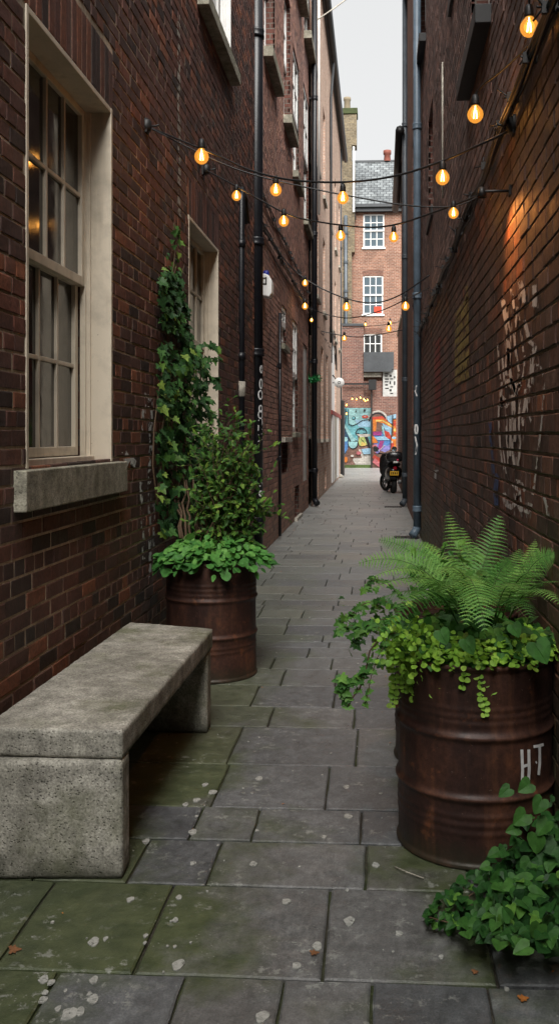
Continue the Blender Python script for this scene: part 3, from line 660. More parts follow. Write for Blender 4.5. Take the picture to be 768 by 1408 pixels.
# murals: abstract spray painted shapes
def ZM(x, y): return E(466+x/8.93, 540+y/8.93, YM)
def mural_mat(name, c, *_):
    g = G(name); s = g.sep(); cb = g.new('ShaderNodeCombineXYZ'); g.put(cb.inputs[0], s[0]); g.put(cb.inputs[1], s[2])
    b = g.new('ShaderNodeTexBrick'); g.l.new(cb.outputs[0], b.inputs['Vector']); b.inputs['Scale'].default_value = 1; b.inputs['Brick Width'].default_value = .23; b.inputs['Row Height'].default_value = .078; b.inputs['Mortar Size'].default_value = .009
    g.put(b.inputs['Color1'], (1, 1, 1)); g.put(b.inputs['Color2'], (.75, .75, .75)); g.put(b.inputs['Mortar'], (.5, .48, .46))
    k = g.mix(1, c, b.outputs['Color'], 'MULTIPLY'); k = g.mix(1, k, g.ramp(g.noise(2.6, 5, .7), [(.3, .6), (.7, 1.25)]), 'MULTIPLY')
    k = g.mix(g.ramp(g.noise(7, 6, .75), [(.60, 0), (.72, .7)]), k, (.15, .08, .06))
    return g.fin(k, .8, g.bump(g.math('SUBTRACT', 1, b.outputs['Fac']), .5, .008))
PC = {k: mural_mat('mural '+k, tuple(x*.66 for x in c)) for k, c in dict(teal=(.18,.50,.56), pale=(.36,.66,.68), navy=(.03,.08,.14), blue=(.10,.28,.62), sky=(.36,.60,.78), red=(.62,.07,.04), orange=(.78,.23,.03), yellow=(.80,.58,.16), pink=(.62,.18,.20), magenta=(.40,.05,.24), violet=(.28,.26,.62), brown=(.22,.12,.09), white=(.66,.62,.56), green=(.10,.16,.04), lime=(.52,.62,.20), black=(.02,.02,.025)).items()}
def ell(cx, cy, rx, ry, a=0, n=18): return [(cx+rx*math.cos(t)*math.cos(a)-ry*math.sin(t)*math.sin(a), cy+rx*math.cos(t)*math.sin(a)+ry*math.sin(t)*math.cos(a)) for t in [2*PI*i/n for i in range(n)]]
def stroke(pts, w_):
    L, R = [], []
    for i, p in enumerate(pts):
        a = Vector(pts[max(i-1, 0)]); b_ = Vector(pts[min(i+1, len(pts)-1)]); t = (b_-a).normalized(); nrm = Vector((-t.y, t.x))*w_*.5
        L.append(tuple(Vector(p)+nrm)); R.append(tuple(Vector(p)-nrm))
    return L+R[::-1]
def arc(cx, cy, r, a0, a1, n=10, k=1): return [(cx+r*math.cos(a0+(a1-a0)*i/n), cy+k*r*math.sin(a0+(a1-a0)*i/n)) for i in range(n+1)]
def mural(name, shapes, parent):
    mb = MB(); names = []; lay = 0
    for col, poly in shapes:
        if col not in names: names.append(col)
        lay += 1; off = .004+.0025*lay; n = len(poly); P3 = [ZM(*p) for p in poly]
        mb.add([(p.x, YM-off, p.z) for p in P3]+[(p.x, YM-.001, p.z) for p in P3], [tuple(range(n))]+[(i, (i+1) % n, n+(i+1) % n, n+i) for i in range(n)], names.index(col), random.random())
    return mb.build(name, [PC[c] for c in names], parent)
left = [('teal', [(60,185),(388,185),(388,525),(230,520),(235,640),(60,600)]), ('pale', [(115,190),(380,192),(384,330),(300,340),(200,400),(120,380)]), ('sky', [(190,330),(384,340),(384,420),(240,420)]),
 ('white', [(200,700),(385,690),(385,885),(200,880),(150,800)]), ('brown', [(60,600),(150,660),(230,680),(280,800),(180,800),(140,860),(60,850)]), ('navy', [(50,420),(110,470),(140,560),(120,640),(80,750),(50,760)]), ('blue', [(55,560),(100,540),(105,690),(70,740),(52,700)]),
 ('pale', ell(80,570,24,28)), ('black', ell(172,625,64,72)), ('pale', ell(168,615,56,66)), ('black', [(110,440),(175,560),(230,600),(120,600)]), ('pale', [(60,370),(160,520),(200,590),(150,600),(110,520),(60,410)]),
 ('black', stroke([(115,200),(110,300),(118,385),(160,405),(220,380),(290,335),(380,328)], 9)), ('black', ell(180,310,24,20)), ('teal', ell(178,310,17,14)), ('red', ell(318,293,40,19)), ('white', ell(318,293,16,5)),
 ('black', stroke(arc(272,500,68,PI,2*PI), 10)), ('black', stroke([(205,500),(340,502)], 9)), ('teal', ell(272,478,44,26)), ('black', stroke(arc(272,480,30,PI,2*PI), 6)),
 ('white', [(210,510),(385,505),(385,535),(260,545)]), ('lime', [(250,545),(330,545),(345,640),(250,650),(235,600)]), ('black', stroke([(262,560),(300,600),(310,640)], 8)), ('yellow', [(270,600),(330,620),(320,650),(268,655)]),
 ('black', [(310,545),(345,540),(388,700),(370,700)]), ('teal', [(350,540),(388,530),(388,660)]), ('sky', [(270,690),(385,680),(385,750),(300,755)]), ('pink', ell(240,740,30,20)), ('orange', ell(82,820,20,35)), ('white', ell(160,775,20,12)), ('black', stroke([(208,205),(204,225),(216,232)], 6)), ('black', ell(312,215,13,15)),
 ('navy', stroke([(80,190),(84,300),(70,380)], 12)), ('green', [(50,885),(388,885),(388,930),(50,930)])]
right = [('brown', [(405,240),(695,260),(695,560),(640,700),(520,920),(405,920)]), ('violet', [(420,500),(640,440),(640,690),(560,730),(480,700),(420,620)]), ('blue', [(430,520),(550,500),(640,600),(600,650),(480,640)]),
 ('white', stroke(arc(475,345,115,PI,1.95*PI,12,1.05), 22)), ('black', stroke(arc(470,350,100,PI,1.9*PI,12,1), 18)), ('red', [(405,300),(530,285),(600,350),(560,360),(500,330),(410,345)]), ('orange', [(410,330),(540,315),(655,400),(650,440),(560,380),(460,355),(450,470),(415,475)]),
 ('yellow', stroke([(450,345),(530,340),(600,380),(655,420)], 16)), ('brown', [(465,365),(520,370),(515,465),(465,465)]), ('sky', [(580,290),(655,270),(655,390),(600,350)]), ('sky', [(525,370),(645,430),(640,530),(560,450)]), ('pale', [(520,400),(545,420),(570,560),(530,480)]),
 ('red', [(550,465),(610,480),(640,540),(630,570),(570,550)]), ('magenta', [(410,480),(520,475),(520,525),(415,520)]), ('orange', [(400,520),(430,540),(480,610),(400,620)]), ('sky', [(430,545),(560,530),(620,580),(470,580)]), ('magenta', [(500,590),(550,590),(520,690),(480,740),(470,700)]),
 ('pink', stroke([(400,660),(450,640),(470,700),(440,740)], 20)), ('violet', ell(470,715,28,30)), ('white', stroke([(430,720),(500,700),(560,640)], 6)), ('red', [(405,800),(430,760),(540,830),(530,870)]), ('pink', [(405,850),(440,800),(530,880),(500,920)]),
 ('orange', [(662,330),(698,330),(698,700),(635,700),(640,560),(665,520)]), ('red', [(665,340),(695,350),(690,420),(664,400)]), ('sky', [(660,270),(698,262),(698,310),(664,320)]), ('yellow', ell(680,455,14,18)), ('red', ell(682,500,14,16)), ('sky', ell(672,552,26,16)), ('red', ell(650,640,22,30)), ('white', ell(645,605,12,14)), ('white', [(640,700),(672,655),(700,705)]), ('black', stroke([(655,270),(652,420),(635,560),(632,700)], 7))]
tag(mural('mural', left, wb), 'teal and blue abstract graffiti mural'); tag(mural('mural', right, wb), 'orange, red and violet abstract graffiti mural')

# ------------------------------------------------------------------ painted marks on near brickwork (cells kept off the joints)
def inside(px, py, poly):
    c = False; j = len(poly)-1
    for i in range(len(poly)):
        if (poly[i][1] > py) != (poly[j][1] > py) and px < (poly[j][0]-poly[i][0])*(py-poly[i][1])/(poly[j][1]-poly[i][1])+poly[i][0]: c = not c
        j = i
    return c
from mathutils import noise as mnoise
def wallpaint(name, W, x, polys, mat, label, cat, parent=None, course=.081, cell=.0065, keep=.0, n=.0075, z0=0.0):
    """polys in photo pixels, carried onto the wall plane; worn by noise, and absent in the joints"""
    mb = MB()
    for poly in polys:
        P2 = [P(u, v, x=x) for u, v in poly]; P2 = [(p.y, p.z) for p in P2]
        a0, a1 = min(p[0] for p in P2), max(p[0] for p in P2); q0, q1 = min(p[1] for p in P2), max(p[1] for p in P2)
        i0, i1 = int(a0/cell), int(a1/cell)+1; k0, k1 = int(q0/cell), int(q1/cell)+1
        for i in range(i0, i1+1):
            for k in range(k0, k1+1):
                ac, zc = (i+.5)*cell, (k+.5)*cell
                ph = ((zc-.004*math.sin(ac*1.7)-z0) % course)
                if ph < .010 or ph > course-.008: continue
                if mnoise.noise((ac*14, zc*14, 3.1)) + .6*mnoise.noise((ac*50, zc*50, 1.7)) < keep: continue
                if not inside(ac, zc, P2): continue
                mb.add([W(i*cell, n, k*cell), W((i+1)*cell, n, k*cell), W((i+1)*cell, n, (k+1)*cell), W(i*cell, n, (k+1)*cell)], [(0,1,2,3)])
    o = mb.build(name, mat, parent)
    if parent is None: tag(o, label, cat)
    else: o['label'] = label
    return o
S_ = lambda pts, w_: stroke([(660+x/3.70, 370+y/3.70) for x, y in pts], w_*1.25/3.7)
wg = [S_([(122,155),(130,200),(140,260),(152,330),(155,400),(148,470),(140,540)], 20), S_([(165,100),(175,160),(180,200)], 10), S_([(210,60),(225,110),(228,170)], 20), S_([(198,190),(190,260),(180,330),(186,400),(196,470),(206,520)], 9), S_([(200,200),(212,290),(222,360),(228,420)], 7),
 S_([(235,260),(250,330),(262,370),(290,390)], 16), S_([(285,80),(288,130),(285,190)], 20), S_([(290,390),(275,440),(272,520),(265,570),(258,600)], 17), S_([(280,485),(310,488),(328,520),(333,580),(334,650),(330,690),(322,780),(308,900),(296,1000),(285,1090)], 7),
 S_([(95,370),(100,440),(102,510),(110,560)], 7), S_([(120,440),(124,500),(130,560),(138,600)], 8), S_([(150,400),(152,480),(165,560),(180,600),(190,640)], 12), S_([(215,560),(205,600),(190,640),(180,610)], 12), S_([(235,440),(232,500),(222,560)], 6),
 S_([(150,560),(170,590),(190,600),(205,580)], 28), S_([(115,575),(112,640),(118,700),(140,700),(148,680)], 11), S_([(105,670),(100,740),(104,820),(108,900),(116,970),(126,1020)], 7), S_([(130,650),(120,660),(108,700)], 22), S_([(175,640),(178,720),(185,800),(183,880)], 16), S_([(210,640),(208,720),(205,800),(212,880),(206,950),(200,1010)], 8), S_([(240,610),(238,680),(228,740),(222,800)], 12), S_([(250,640),(246,700),(256,740),(268,775)], 6),
 S_([(140,740),(142,850),(148,950),(150,1010)], 7), S_([(160,760),(162,850),(160,950)], 9), S_([(122,900),(132,980),(140,1040)], 5), S_([(170,880),(176,960),(184,1020)], 9), S_([(125,1140),(140,1200),(165,1210),(190,1190),(205,1140),(190,1090),(170,1100)], 20), S_([(200,1150),(215,1220),(250,1240),(265,1190)], 22), S_([(285,1100),(275,1150)], 11), S_([(275,1135),(310,1135),(335,1160),(350,1210),(357,1270)], 11), S_([(190,1070),(220,1090),(235,1130)], 9)]
wallpaint('graffiti', WR, XR, wg, M['paintwhite'], 'faded white spray painted graffiti tag on the right brick wall', 'graffiti', keep=-.24, n=.0085)
Z8 = lambda pts, w_: stroke([(540+x/3.2, 320+y/3.2) for x, y in pts], w_/3.2)
wallpaint('graffiti', WR, XR, [S_([(150,180),(150,420),(150,600)], 34), S_([(280,90),(282,200)], 40), S_([(220,70),(222,180)], 34), S_([(130,660),(190,680),(200,860),(170,1010)], 50), S_([(285,480),(265,560),(240,680)], 34), S_([(130,1130),(190,1220),(270,1230)], 60), S_([(180,540),(220,620)], 50)], M['paintfaint'], 'thin faded white overspray around the large graffiti tag on the right', 'graffiti', keep=.30, n=.0080)
wallpaint('graffiti', WR, XR, [Z8([(430,820),(436,900),(442,980),(446,1060)], 14), Z8([(465,1060),(455,1140),(460,1200)], 20)], M['paintblue'], 'blue paint drip low on the right brick wall', 'paint mark', keep=-.1)
wallpaint('graffiti', WR, XR, [[(626,432),(645,405),(646,520),(626,528)], [(640,395),(644,392),(646,410),(640,415)]], M['paintyellow'], 'faded mustard paint patch on the right brick wall', 'paint mark', keep=-.08)
wallpaint('graffiti', WR, XR, [Z8([(172,1048),(203,1046)], 6), Z8([(190,1046),(188,1086)], 8)], M['paintwhite'], 'small white painted letter T on the right wall', 'paint mark', keep=-1)
wallpaint('graffiti', WR, XR, [[(598,470),(606,460),(606,640),(598,635)]], M['paintred'], 'faded red painted strip in the right wall', 'paint mark', keep=-.15)
wallpaint('graffiti', WL, XL, [[(193,545),(198,540),(208,545),(209,620),(204,625),(202,560),(199,560),(197,600),(193,590)], [(201,620),(206,620),(207,790),(203,795)], [(190,660),(194,660),(198,770),(194,770)], [(165,622),(172,618),(186,634),(184,642),(170,640)], [(208,690),(211,690),(212,780),(209,780)]], M['paintwhite'], 'white paint drips down the left wall beside the stone sill', 'paint mark', keep=.10, course=.078)

wallpaint('graffiti', WL, XL, [[(242,20),(246,20),(247.5,300),(243,300)]], M['stoneband'], 'thin pale vertical mortar streak above the climbing ivy', 'stain', keep=.05, course=.078)
m_ = MB(); yc_ = YR(608, XR+.02); m_.tube([(XR+.02, yc_, ZR(608, 272, XR+.02)), (XR+.02, yc_, ZR(608, 85, XR+.02))], .010, 8); tag(m_.build('conduit', M['stoneband']), 'thin pale conduit running up the right wall behind a bulb', 'conduit')
# crumbs of leaf and grit along the foot of the walls
m_ = MB()
for _ in range(260):
    k_ = random.random(); x = -1.46+abs(random.gauss(0, .16)) if k_ < .5 else (XR-.03-abs(random.gauss(0, .12)) if k_ < .85 else random.uniform(-1.4, .6)); y = random.uniform(2.5, 16); a = random.random()*6; s_ = random.uniform(.003, .011); z = .004
    m_.add([(x+s_*math.cos(a), y+s_*math.sin(a), z), (x-s_*.5*math.sin(a), y+s_*.5*math.cos(a), z+.003), (x-s_*math.cos(a), y-s_*math.sin(a), z), (x+s_*.4*math.sin(a), y-s_*.4*math.cos(a), z+.001)], [(0,1,2,3)])
tag(m_.build('litter', M['autumn']), 'tiny crumbs of dead leaf along the foot of the walls', None, None, 'stuff')
# ------------------------------------------------------------------ drainpipes
def pipe(name, x, y, z0, z1, r, mat, label, clips, shoe=True, n=20):
    t = thing(name, (x, y, 0), label, 'drainpipe', 'drainpipes')
    m_ = MB(); m_.tube([(x, y, z0), (x, y, z1)], r, n)
    if shoe:
        sx = 1 if x < 0 else -1
        m_.tube([(x, y, z0+.03), (x+sx*.03, y-.03, z0-.03), (x+sx*.07, y-.08, z0-.08)], [r, r*1.05, r*1.1], n)
    m_.build('tube', mat, t)
    for z in clips:
        c_ = MB(); c_.lathe([(r*.9, -.045), (r*1.22, -.045), (r*1.22, -.02), (r*1.12, 0), (r*1.22, .03), (r*1.22, .05), (r*.9, .05)], x, y, n, base=z)
        w_ = XL if x < 0 else XR
        c_.box((x, y-.012, z-.02), (w_, y+.012, z+.02)); c_.build('collar', mat, t)
    return t
py = YL(352)-.1
pA = pipe('drainpipe', P(351.5, 600, y=py).x, py, .12, 9.5, .088, M['blackpipe'], 'thick glossy black drainpipe on the left with white graffiti', [.5, ZL(352, 486), ZL(352, 335), 6.5])
py2 = YL(330)-.05; xs2 = P(331, 600, y=py2).x
m_ = MB(); top = P(331, 262, y=py2).z
m_.tube([(xs2, py2, .05), (xs2, py2, top-.1), (xs2, py2+.06, top+.02), (xs2+.0, py2+.25, top-.02), (xs2, py2+.42, top-.25)], .042, 14)
for v_ in (335, 490, 640): m_.lathe([(.04, -.04), (.052, -.04), (.052, .04), (.04, .04)], xs2, py2, 14, base=P(331, v_, y=py2).z)
tag(m_.build('drainpipe', M['blackpipe']), 'thin black hooked pipe left of the thick drainpipe', 'drainpipe', 'drainpipes')
m_ = MB(); q0_ = P(331, 545, y=py2); q1_ = P(331, 525, y=py2); m_.lathe([(.044, 0), (.05, .005), (.05, q1_.z-q0_.z), (.044, q1_.z-q0_.z+.005)], xs2, py2, 14, base=q0_.z)
tag(m_.build('pipe_label', M['stoneband']), 'pale tape label wrapped round the thin hooked pipe', 'label')
y5 = YL(380); pipe('drainpipe', XL+.05, y5, .05, ZL(380, 430), .022, M['blackpipe'], 'slim dark pipe on the brown brick wall left of the white arched window', [1.2, 2.6], shoe=False)
y4 = P(432, 697, z=.0).y; pB = pipe('drainpipe', P(432, 600, y=y4).x, y4, .15, 13.3, .062, M['blackpipe'], 'tall black drainpipe farther along the left wall with green tinsel', [.8, 3.2, 6.0, 9.0, 11.5])
m_ = MB(); m_.tube([(P(438, 600, y=y4+.5).x, y4+.5, ZL(437, 330)), (P(438, 600, y=y4+.5).x, y4+.5, 13.2)], .028, 10); tag(m_.build('drainpipe', M['white']), 'slim white pipe high on the left behind the tall black drainpipe', 'drainpipe', 'drainpipes')
y6 = 36.5; pipe('drainpipe', P(467.5, 600, y=y6).x, y6, .1, 12.9, .06, M['lead'], 'farthest dark drainpipe below the gutter of the peach brick building', [3, 6, 9])
y7 = 28.0; m_ = MB(); m_.tube([(X3+.05, y7, 4.4), (X3+.05, y7, 11.8), (X3+.12, y7+.1, 12.9)], .04, 10); tag(m_.build('drainpipe', M['lead']), 'thin dark drainpipe on the peach brick wall', 'drainpipe', 'drainpipes')
y8 = P(573, 741, z=0).y; pipe('drainpipe', P(573, 600, y=y8).x, y8, .14, 11, .058, M['bluepipe'], 'blue grey drainpipe, the nearer of the two on the right', [.45, ZR(573, 425), 6.2, 8.4])
y9 = P(557, 697, z=0).y; pipe('drainpipe', P(556.5, 600, y=y9).x, y9, .14, 11.2, .062, M['greypipe'], 'dark grey drainpipe beside the parked scooter, second on the right', [.7, 2.8, 5.5, 8.4])
# white tag on the thick black pipe and faint tags on blue pipe
def pipetag(cx, cy, r, strokes, mat, label, parent):
    mb = MB(); r = r*1.0
    for pts, w_ in strokes:
        L = []
        for i, (t, z) in enumerate(pts):
            a = Vector(pts[max(i-1, 0)]); b_ = Vector(pts[min(i+1, len(pts)-1)]); d_ = (b_-a); d_ = Vector((d_.x*r, d_.y)); d_.normalize(); nx = Vector((-d_.y/r, d_.x))*w_*.5
            for sg_ in (1, -1):
                tt, zz = t+sg_*nx.x, z+sg_*nx.y; L.append((cx+r*math.cos(tt), cy+r*math.sin(tt), zz))
        mb.add(L, [(2*i, 2*i+1, 2*i+3, 2*i+2) for i in range(len(pts)-1)])
    o = mb.build('painted_tag', mat, parent); o['label'] = label; return o
pcx, pcy = pA.location.x, pA.location.y
def zt(v): return P(352, v, y=pcy).z
a0 = math.radians(-62)
def loop_(c, z, w_, hgt): return [(c+w_*math.cos(t), z+hgt*math.sin(t)) for t in [2*PI*i/10 for i in range(11)]]
pipetag(pcx, pcy, .0895, [(loop_(a0+.5, zt(508), .22, .045), .014), (loop_(a0+.45, zt(528), .25, .06), .016), (loop_(a0+.35, zt(543), .35, .055), .018), (loop_(a0+.4, zt(562), .3, .04), .018), (loop_(a0+.35, zt(570), .36, .05), .014),
  ([(a0, zt(578)), (a0+.7, zt(577)), (a0+.7, zt(584)), (a0, zt(585)), (a0, zt(592)), (a0+.7, zt(590))], .018), ([(a0, zt(598)), (a0+.6, zt(596)), (a0, zt(607)), (a0+.7, zt(604))], .018),
  ([(a0+.2, zt(668)), (a0+.7, zt(664))], .02), (loop_(a0+.4, zt(678), .25, .03), .02)], M['paintwhite'], 'white graffiti letters on the black pipe', pA)
pb = [o for o in C.objects if o.get('label', '').startswith('blue grey drainpipe')][0]; bx_, by_ = pb.location.x, pb.location.y
zz = lambda v: P(573, v, y=by_).z; a1_ = math.radians(-105)
pipetag(bx_, by_, .060, [([(a1_+.1, zz(530)), (a1_-.3, zz(538)), (a1_+.2, zz(545))], .02), (loop_(a1_, zz(590), .35, .07), .025), ([(a1_-.3, zz(600)), (a1_+.2, zz(612)), (a1_-.2, zz(625))], .025)], M['paintwhite'], 'white paint scribbles on the blue pipe', pb)
# drain grates
for u, v, lab in ((561, 739, 'dark drain grate at the foot of the blue grey drainpipe'), (542, 697, 'dark drain grate beside the second right drainpipe near the scooter')):
    p = P(u, v, z=0); m_ = MB(); m_.box((p.x-.22, p.y-.16, -.01), (p.x+.16, p.y+.16, .006))
    for k in range(7): m_.box((p.x-.20+k*.05, p.y-.14, .006), (p.x-.175+k*.05, p.y+.14, .012))
    tag(m_.build('drain_grate', M['black']), lab, 'drain', 'drain grates')

# ------------------------------------------------------------------ bench
def prism(mb, quad, z0, z1): mb.add([(x, y, z0) for x, y in quad]+[(x, y, z1) for x, y in quad], [(3,2,1,0), (4,5,6,7), (0,1,5,4), (1,2,6,5), (2,3,7,6), (3,0,4,7)])
zb = .51; A_ = P(168, 1005, z=zb); Bb = P(293, 864, z=zb); D_ = P(178, 855, z=zb)
A0 = Vector((P(0, 981, z=zb).x, P(0, 1000, z=zb).y-.01, 0)); 
bn = thing('concrete_bench', ((A_.x+XL)/2, (A_.y+Bb.y)/2, 0), 'weathered grey concrete bench beside the left brick wall', 'bench')
q = [(A0.x, A0.y), (A_.x, A_.y), (Bb.x, Bb.y), (D_.x, D_.y)]
# seat: gridded so its edges can be worn
def rough_block(quad, z0, z1, nx, ny, nz, amp, b_=.01):
    bm = bmesh.new(); L = lambda a, b2, t: a+(b2-a)*t
    pts = {}
    for i in range(nx+1):
        for j in range(ny+1):
            for k in range(nz+1):
                if 0 < i < nx and 0 < j < ny and 0 < k < nz: continue
                s, t, w_ = i/nx, j/ny, k/nz
                x = L(L(quad[0][0], quad[1][0], s), L(quad[3][0], quad[2][0], s), t); y = L(L(quad[0][1], quad[1][1], s), L(quad[3][1], quad[2][1], s), t); z = L(z0, z1, w_)
                ext = (i in (0, nx))+(j in (0, ny))+(k in (0, nz)); cx = sum(p[0] for p in quad)/4; cy = sum(p[1] for p in quad)/4
                c_ = Vector((x-cx, y-cy, z-(z0+z1)/2)); nn = mnoise.noise_vector((x*9, y*9, z*9))*amp+mnoise.noise_vector((x*40, y*40, z*40))*amp*.5
                if ext >= 2:
                    k_ = b_*(.7+.9*abs(mnoise.noise((x*22, y*22, z*22))))
                    if i in (0, nx): x += k_*(1 if i == 0 else -1)*.6
                    if j in (0, ny): y += k_*(1 if j == 0 else -1)*.6
                    if k in (0, nz): z += k_*(1 if k == 0 else -1)*.6
                pts[i, j, k] = bm.verts.new((x+nn.x, y+nn.y, z+nn.z))
    def F(*ks): bm.faces.new([pts[k_] for k_ in ks]).smooth = True
    for i in range(nx):
        for j in range(ny): F((i,j,0), (i,j+1,0), (i+1,j+1,0), (i+1,j,0)); F((i,j,nz), (i+1,j,nz), (i+1,j+1,nz), (i,j+1,nz))
        for k in range(nz): F((i,0,k), (i+1,0,k), (i+1,0,k+1), (i,0,k+1)); F((i,ny,k), (i,ny,k+1), (i+1,ny,k+1), (i+1,ny,k))
    for j in range(ny):
        for k in range(nz): F((0,j,k), (0,j,k+1), (0,j+1,k+1), (0,j+1,k)); F((nx,j,k), (nx,j+1,k), (nx,j+1,k+1), (nx,j,k+1))
    return bm
def bm_obj(bm, name, mat, parent):
    me = bpy.data.meshes.new(name); o = bpy.data.objects.new(name, me); C.objects.link(o); o.parent = parent; og = origin(o)
    bmesh.ops.translate(bm, verts=bm.verts, vec=-og); bmesh.ops.recalc_face_normals(bm, faces=bm.faces); bm.to_mesh(me); bm.free(); me.materials.append(mat); return o
bm_obj(rough_block(q, zb-.10, zb, 40, 120, 8, .0020, .005), 'seat', M['concrete'], bn)
lx = P(168, 1210, z=0); y0_, y1_ = lx.y, lx.y+.11; DL_ = D_.x
bm_obj(rough_block([(A0.x+.004, y0_-.03), (lx.x, y0_), (lx.x-.003, y1_), (A0.x+.004, y1_-.02)], 0, zb-.102, 40, 8, 24, .0012, .007), 'leg', M['concrete'], bn)
r_ = Vector((Bb.x-.006, Bb.y-.15, 0)); bm_obj(rough_block([(A0.x+.004, r_.y), (r_.x+.003, r_.y), (r_.x-.002, r_.y+.135), (A0.x+.004, r_.y+.135)], 0, zb-.102, 30, 8, 20, .0012, .007), 'leg', M['concrete'], bn)

# ------------------------------------------------------------------ drums
def drum(cx, cy, H, label, ribs, rot=0):
    t = thing('oil_drum', (cx, cy, 0), label, 'oil drum', 'rusty oil drum planters'); R = .288
    prof = [(R-.012, 0), (R+.004, .0), (R+.008, .008), (R+.004, .018), (R, .022)]
    z = .03
    def bumpf(z):
        o = 0
        for rz, amp, w_ in ribs: o += amp*math.exp(-((z-rz)/w_)**2)
        return o
    while z < H-.03: prof.append((R+bumpf(z), z)); z += .006
    prof += [(R, H-.022), (R+.004, H-.018), (R+.009, H-.008), (R+.007, H), (R+.001, H+.002), (R-.004, H-.004), (R-.006, H-.03), (R-.008, H-.2)]
    mb = MB(); n = 96; dents = [(random.uniform(0, 6.28), random.uniform(.1, H-.1), random.uniform(.002, .006)) for _ in range(9)]
    vs = []; fs = []
    for rr, zz_ in prof:
        for k in range(n):
            a = 2*PI*k/n; d_ = sum(dp*math.exp(-((math.sin((a-da)/2)*4)**2+((zz_-dz)/.06)**2)) for da, dz, dp in dents) if rr > R-.001 else 0
            d_ += .0015*mnoise.noise((math.cos(a)*3, math.sin(a)*3, zz_*6)); vs.append((cx+(rr-d_)*math.cos(a), cy+(rr-d_)*math.sin(a), zz_))
    for i in range(len(prof)-1):
        for k in range(n): fs.append((i*n+k, i*n+(k+1) % n, (i+1)*n+(k+1) % n, (i+1)*n+k))
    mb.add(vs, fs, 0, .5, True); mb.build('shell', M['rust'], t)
    m2 = MB(); rings = [(0, .03), (.1, .02), (.2, .005), (R-.012, -.01)]
    vs = [(cx, cy, H-.05+.03)]; fs = []
    for j in range(1, 4):
        for k in range(24): a = 2*PI*k/24; vs.append((cx+rings[j][0]*math.cos(a), cy+rings[j][0]*math.sin(a), H-.05+rings[j][1]+random.uniform(-.006, .006)*(j < 3)))
    for k in range(24): fs.append((0, 1+k, 1+(k+1) % 24))
    for j in range(2):
        for k in range(24): fs.append((1+j*24+k, 1+(j+1)*24+k, 1+(j+1)*24+(k+1) % 24, 1+j*24+(k+1) % 24))
    m2.add(vs, fs, 0, .5, True); m2.build('soil', M['soil'], t); return t
ribs = [(.462, .011, .013), (.247, .011, .013), (.535, .0035, .010), (.56, .003, .009), (.51, .003, .009), (.185, .0035, .01), (.155, .0035, .01), (.125, .003, .01)]
DR = P(651.5, 1150, z=0); HR_ = .715
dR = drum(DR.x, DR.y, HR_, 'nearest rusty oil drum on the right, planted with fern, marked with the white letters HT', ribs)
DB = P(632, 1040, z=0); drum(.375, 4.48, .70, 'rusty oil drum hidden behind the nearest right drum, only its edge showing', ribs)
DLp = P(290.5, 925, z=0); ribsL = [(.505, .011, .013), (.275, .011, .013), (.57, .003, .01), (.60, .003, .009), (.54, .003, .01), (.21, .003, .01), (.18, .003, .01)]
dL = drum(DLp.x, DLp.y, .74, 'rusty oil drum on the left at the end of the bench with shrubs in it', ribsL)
# HT letters on the near drum
def on_cyl(u, v, cx, cy, R):
    d = ray(u, v); a = d.x**2+d.y**2; b_ = -2*(d.x*cx+d.y*cy); c_ = cx*cx+cy*cy-R*R; t = (-b_-math.sqrt(max(b_*b_-4*a*c_, 0)))/(2*a); return Vector((0, 0, CAMZ))+d*t
m_ = MB()
for pts, w_ in [([(717,1031),(718,1060),(717.5,1074)], 4), ([(726.5,1031),(727,1058),(726,1076)], 4), ([(718,1055),(722,1053),(727,1052)], 4), ([(733,1027),(740,1026),(747,1024)], 4), ([(741.5,1027),(741.5,1050),(740,1066)], 3.5), ([(736,1047),(737.5,1050)], 2)]:
    poly = stroke(pts, w_); n = len(pts)
    L = [on_cyl(u, v, DR.x, DR.y, .2915) for u, v in poly]; m_.add(L, [(i, i+1, len(L)-2-i, len(L)-1-i) for i in range(n-1)])
m_.build('painted_letters', M['paintwhite'], dR)

# ------------------------------------------------------------------ foliage
def tmpl(outline, fold=.18, curl=.15):
    """outline of the right half from base to tip; gives verts and two half faces with a fold along the midrib"""
    R = [(x, y, fold*x-curl*y*y) for x, y in outline]; Lf = [(-x, y, fold*x-curl*y*y) for x, y in outline]
    ymax = outline[-1][1]; mid = [(0, ymax*t, -curl*(ymax*t)**2) for t in (0, .5)]
    vs = [mid[0], mid[1]]+R+Lf[:-1]; n = len(R)
    f1 = [0]+[2+i for i in range(n)]+[1]; f2 = [0, 1]+[2+n-1]+[2+n+i for i in range(n-2, -1, -1)]
    return vs, [tuple(f1), tuple(f2)]
T_heart = tmpl([(.06,-.10),(.30,-.20),(.50,-.02),(.52,.25),(.36,.60),(.15,.88),(0,1)])
T_ivy = tmpl([(.12,-.08),(.42,-.16),(.52,.06),(.34,.18),(.56,.42),(.26,.50),(.12,.85),(0,1)], .12, .12)
T_oval = tmpl([(.05,.02),(.20,.15),(.28,.40),(.24,.68),(.10,.92),(0,1)], .2, .25)
T_round = tmpl([(.1,-.02),(.38,.06),(.5,.36),(.42,.7),(.2,.92),(0,.97)], .12, .1)
T_small = tmpl([(.05,0),(.24,.22),(.26,.55),(.10,.9),(0,1)], .2, .2)
def put_leaf(mb, T, p, ydir, nrm, s, m=0, r=None):
    y = Vector(ydir).normalized(); n = Vector(nrm); n = (n-y*n.dot(y)); n = n.normalized() if n.length > 1e-4 else y.orthogonal().normalized(); x = y.cross(n)
    p = Vector(p); sx = s*random.uniform(.85, 1.15)
    mb.add([p+x*(v[0]*sx)+y*(v[1]*s)+n*(v[2]*s) for v in T[0]], T[1], m, random.random() if r is None else r, False)
rv3 = lambda k=1: Vector((random.gauss(0, k), random.gauss(0, k), random.gauss(0, k)))
